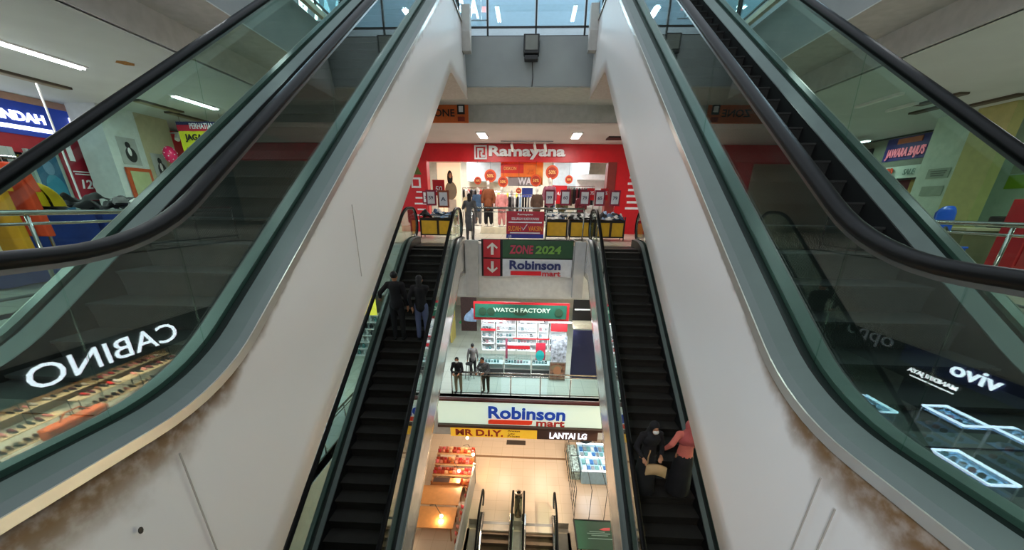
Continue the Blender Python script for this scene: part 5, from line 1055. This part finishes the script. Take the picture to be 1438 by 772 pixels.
for r, (y, h) in enumerate(((16.1, .95), (15.5, .75), (14.95, .55), (14.4, .35))):
    t = thing('snack_rack', ('highest back tier of the snack racks', 'second tier of the snack racks', 'third tier of the snack racks', 'lowest front tier of the snack racks')[r], 'rack', (-3.4, y, ZG)); MB().box(-4.4, -2.5, y-.25, y+.25, ZG+h, ZG+h+.03).build('shelf', mat('wood_rack', 'a86c40', .5), t)
    MB().box(-4.4, -2.5, y-.26, y-.24, ZG+h, ZG+h+.07).build('shelf_lip', mat('pale_lip', 'd8b088', .5), t)
    for x in (-4.4, -3.45, -2.54): MB().box(x, x+.04, y-.22, y+.22, ZG, ZG+h).build('post', mat('wood_rack', 'a86c40', .5), t)
    for row in range(2):
        for j in range(10):
            p = (-4.3+j*.19, y-.12+row*.22, ZG+h+.03)
            if kk < 7: q = pk[kk]; q.location = p
            else: q = dup(random.choice(pk), p)
            q.rotation_euler = (random.uniform(-.25, .1), 0, random.uniform(-.2, .2)); kk += 1
for k, y in enumerate((13.7, 12.3, 11.2)):
    t = thing('hanging_snacks', ('strip of hanging orange packs at the far part of the grey partition', 'strip of hanging red packs along the middle of the grey partition', 'bunch of hanging red packs at the near end of the grey partition')[k], 'snack', (-2.5, y, ZG+.9))
    for j in range(9):
        q = copytree(pk[(j+k) % 7]); bpy.data.objects.remove(q) if 0 else None
        for ch in list(q.children): ch.parent = t; ch.location = (-.03-.04*(j % 2), -.5+.12*j, -.25-.12*(j % 3)); ch.rotation_euler = (0, 0, pi/2+.2*j); ch.name = 'pack'
        bpy.data.objects.remove(q)
for y in (13.2, 11.9):
    t = thing('display_table', 'wooden snack table with a dark gap behind it, %s of the stall' % ('far half' if y > 13 else 'near half'), 'table', (-3.4, y, ZG)); MB().box(-4.6, -2.75, y-.58, y+.58, ZG+.7, ZG+.74).build('table_top', mat('orange_wood_top', 'c88a50', .35), t, bevel=.01)
    for x in (-4.5, -2.85):
        for yy in (y-.5, y+.5): MB().box(x-.025, x+.025, yy-.025, yy+.025, ZG, ZG+.7).build('leg', mat('wood_rack', 'a86c40', .5), t)
t = thing('display_crate', 'open crate with dark goods under the glowing bulb', 'crate', (-3.3, 14.0, ZG+.4)); MB().box(-4.2, -2.9, 13.85, 14.2, ZG+.74, ZG+.86).build('crate_body', mat('wood_rack', 'a86c40', .5), t); MB().box(-4.15, -3.4, 13.88, 14.17, ZG+.861, ZG+.88).build('dark_goods', mat('dark_goods', '3a2018', .6), t)
# grid cage and freezer on the right
t = thing('wire_grid', 'tall black wire grid screen beside the right lowest escalator', 'screen', (2.3, 13.5, ZG))
q = MB()
for y in [12.9+.62*k for k in range(9)]: q.tube([(2.3, y, ZG), (2.3, y, ZG+1.6)], .012, 6)
for z in (.1, .6, 1.1, 1.6): q.tube([(2.3, 12.9, ZG+z), (2.3, 17.86, ZG+z)], .012, 6)
q.build('grid_wires', M_black, t)
q = MB()
for x in (2.3, 2.95, 3.6, 4.3): q.tube([(x, 12.9, ZG), (x, 12.9, ZG+1.6)], .014, 6).tube([(x, 17.86, ZG), (x, 17.86, ZG+1.6)], .014, 6).tube([(x, 12.9, ZG+1.6), (x, 17.86, ZG+1.6)], .012, 6)
for y in (14.1, 15.3, 16.5): q.tube([(2.3, y, ZG+1.6), (4.3, y, ZG+1.6)], .012, 6)
q.build('cage_frame', M_black, t)
t = thing('freezer', 'pale blue glass-topped freezer with packs inside the wire cage', 'freezer', (3.5, 16.5, ZG)); lightat((3.6, 16.2, ZG+2.4), 1, 1.5, 40, (.8, .93, 1)); MB().box(2.9, 4.4, 15.2, 17.6, ZG, ZG+.75).build('freezer_body', mat('freezer_blue', 'a8d2ea', .4), t, bevel=.03); MB().box(2.88, 4.42, 16.35, 16.45, ZG+.75, ZG+.8).box(2.88, 4.42, 15.2, 15.28, ZG+.75, ZG+.8).box(2.88, 4.42, 17.5, 17.6, ZG+.75, ZG+.8).build('lit_rim', mat('rim_glow', 'f0fbff', emit=2), t)  # the area light overhead is added, without a fixture, to brighten the freezer
for i in range(28):
    MB().cbox((3.05+.2*(i % 7), 15.45+.5*(i//7)+(.1 if i//7 > 1 else 0), ZG+.78), (.16, .34, .06)).build('pack', (cols[0], mat('box_blue', '3c74b4', .4), cols[1], cols[2])[(i*5) % 4], t)
t = thing('dark_bag', 'black bag hanging at the far end of the wire cage', 'bag', (3.2, 17.2, ZG+1.3)); MB().ell((3.3, 17.3, ZG+1.2), (.35, .25, .2)).build('bag_body', M_black, t, smooth=True)
t = thing('goods_shelf', 'pale goods shelf inside the wire cage beside the freezer', 'shelf', (2.6, 16.5, ZG)); MB().box(2.4, 2.85, 15.5, 17.8, ZG, ZG+.5).build('shelf_body', mat('pale_goods', 'b8d0cc', .4, var=.5, scale=9), t)
t = thing('green_board', 'dark green notice board with white writing in front of the wire cage', 'sign', (2.9, 12.5, ZG)); MB().box(2.15, 4.0, 10.6, 12.0, ZG+.78, ZG+.82).build('board', mat('dark_green_board', '0f4a30', .5), t)
MB().box(2.12, 2.17, 10.6, 12.05, ZG+.75, ZG+.84).box(2.12, 4.0, 12.0, 12.05, ZG+.75, ZG+.84).build('frame', M_black, t)
MB().prism([(0, 0), (.2, .1), (.45, .12), (.42, -.02), (.2, -.04)], .006, ((3.1, 11.55, ZG+.822), (1, 0, 0), (0, 1, 0), (0, 0, 1))).build('red_mark', M_red, t)
for j, (x0, x1, y) in enumerate(((2.7, 3.3, 11.42), (2.6, 3.5, 11.33), (2.75, 3.4, 11.24), (2.6, 3.6, 11.08))): MB().box(x0, x1, y, y+.035, ZG+.822, ZG+.828).build('text_line', mat('pale_green_ink', '8ab0a0', .5), t)
for x in (2.3, 3.8): MB().box(x-.03, x+.03, 10.7, 10.76, ZG, ZG+.78).box(x-.03, x+.03, 11.9, 11.96, ZG, ZG+.78).build('leg', M_black, t)
for x, y in ((-1.2, 15.5), (1.2, 15.5), (-1.2, 19.5), (1.2, 19.5), (-4, 18), (4.2, 14.6)):
    t = thing('downlight', 'small round ceiling downlight of the lowest floor', 'light', (x, y, -7.26), 'lowest floor downlights'); MB().tube([(x, y, -7.26), (x, y, -7.29)], .09, 16).build('lens', mat('warm_lens', 'ffffff', emit=12, ecol='ffe8c8'), t); MB().tube([(x, y, -7.26), (x, y, -7.275)], .12, 16).build('ring', M_wplastic, t)
    lightat((x, y, -7.33), .9, .9, 52, (1, .80, .63))
for x in (-6, 6):
    for y in (3, 9): lightat((x, y, -7.35), .8, .8, 60, (1, .85, .65)); t = thing('downlight', 'round ceiling lamp beside the lowest opening', 'light', (x, y, -7.26), 'lowest floor side lamps'); MB().tube([(x, y, -7.26), (x, y, -7.29)], .2, 16).build('lens', mat('warm_lens', 'ffffff', emit=12, ecol='ffe8c8'), t)
# ================================================================== DAYLIGHT, CAMERA
w = bpy.data.worlds.new('World'); bpy.context.scene.world = w; w.use_nodes = True
w.node_tree.nodes['Background'].inputs[0].default_value = (.80, .90, 1.0, 1); w.node_tree.nodes['Background'].inputs[1].default_value = 1.5
for x in (-2.5, 2.0):  # fill lights added behind the camera for the cladding, with housings built around them
    lightat((x, -3.5, 4.0), 1.5, 1.5, 430 if x < 0 else 105, (.97, .96, .97), rot=(radians(35), 0, 0))
    t = thing('added_fill_lamp', 'added square fill lamp, unseen behind the viewpoint', 'light', (x, -3.5, 4.1), 'added fill lamps behind the viewpoint')
    MB().prism([(-.8, 0), (.8, 0), (.8, .08), (-.8, .08)], 1.6, ((x, -3.5-.8*cos(radians(35))-.02, 4.02-.8*sin(radians(35))+.03), (1, 0, 0), (0, -sin(radians(35)), cos(radians(35))), (0, cos(radians(35)), sin(radians(35))))).build('housing', M_wplastic, t); MB().tube([(x, -3.55, 4.12), (x, -3.55, 5.75)], .02).build('rod', M_steel, t)

cam = bpy.data.cameras.new('Camera'); co = bpy.data.objects.new('Camera', cam); C.objects.link(co)
th, yaw, roll = radians(22.2546), radians(2.6336), radians(.6926)
R0 = Vector((cos(yaw), sin(yaw), 0)); F0 = Vector((-sin(yaw), cos(yaw), 0)); Zv = Vector((0, 0, 1))
F = F0*cos(th)-Zv*sin(th); U0 = F0*sin(th)+Zv*cos(th); R = R0*cos(roll)+U0*sin(roll); U = U0*cos(roll)-R0*sin(roll)
m = Matrix((R, U, -F)).transposed().to_4x4(); m.translation = (0, 0, EYE); co.matrix_world = m
cam.sensor_width = 36; cam.lens = 530.17/1438*36; cam.shift_x = (719-716.4)/1438; cam.shift_y = (506.8-386)/1438; cam.clip_start = .05
sc_ = bpy.context.scene; sc_.camera = co
sc_.view_settings.view_transform = 'Standard'; sc_.view_settings.look = 'None'; sc_.view_settings.gamma = 1; sc_.view_settings.exposure = 0
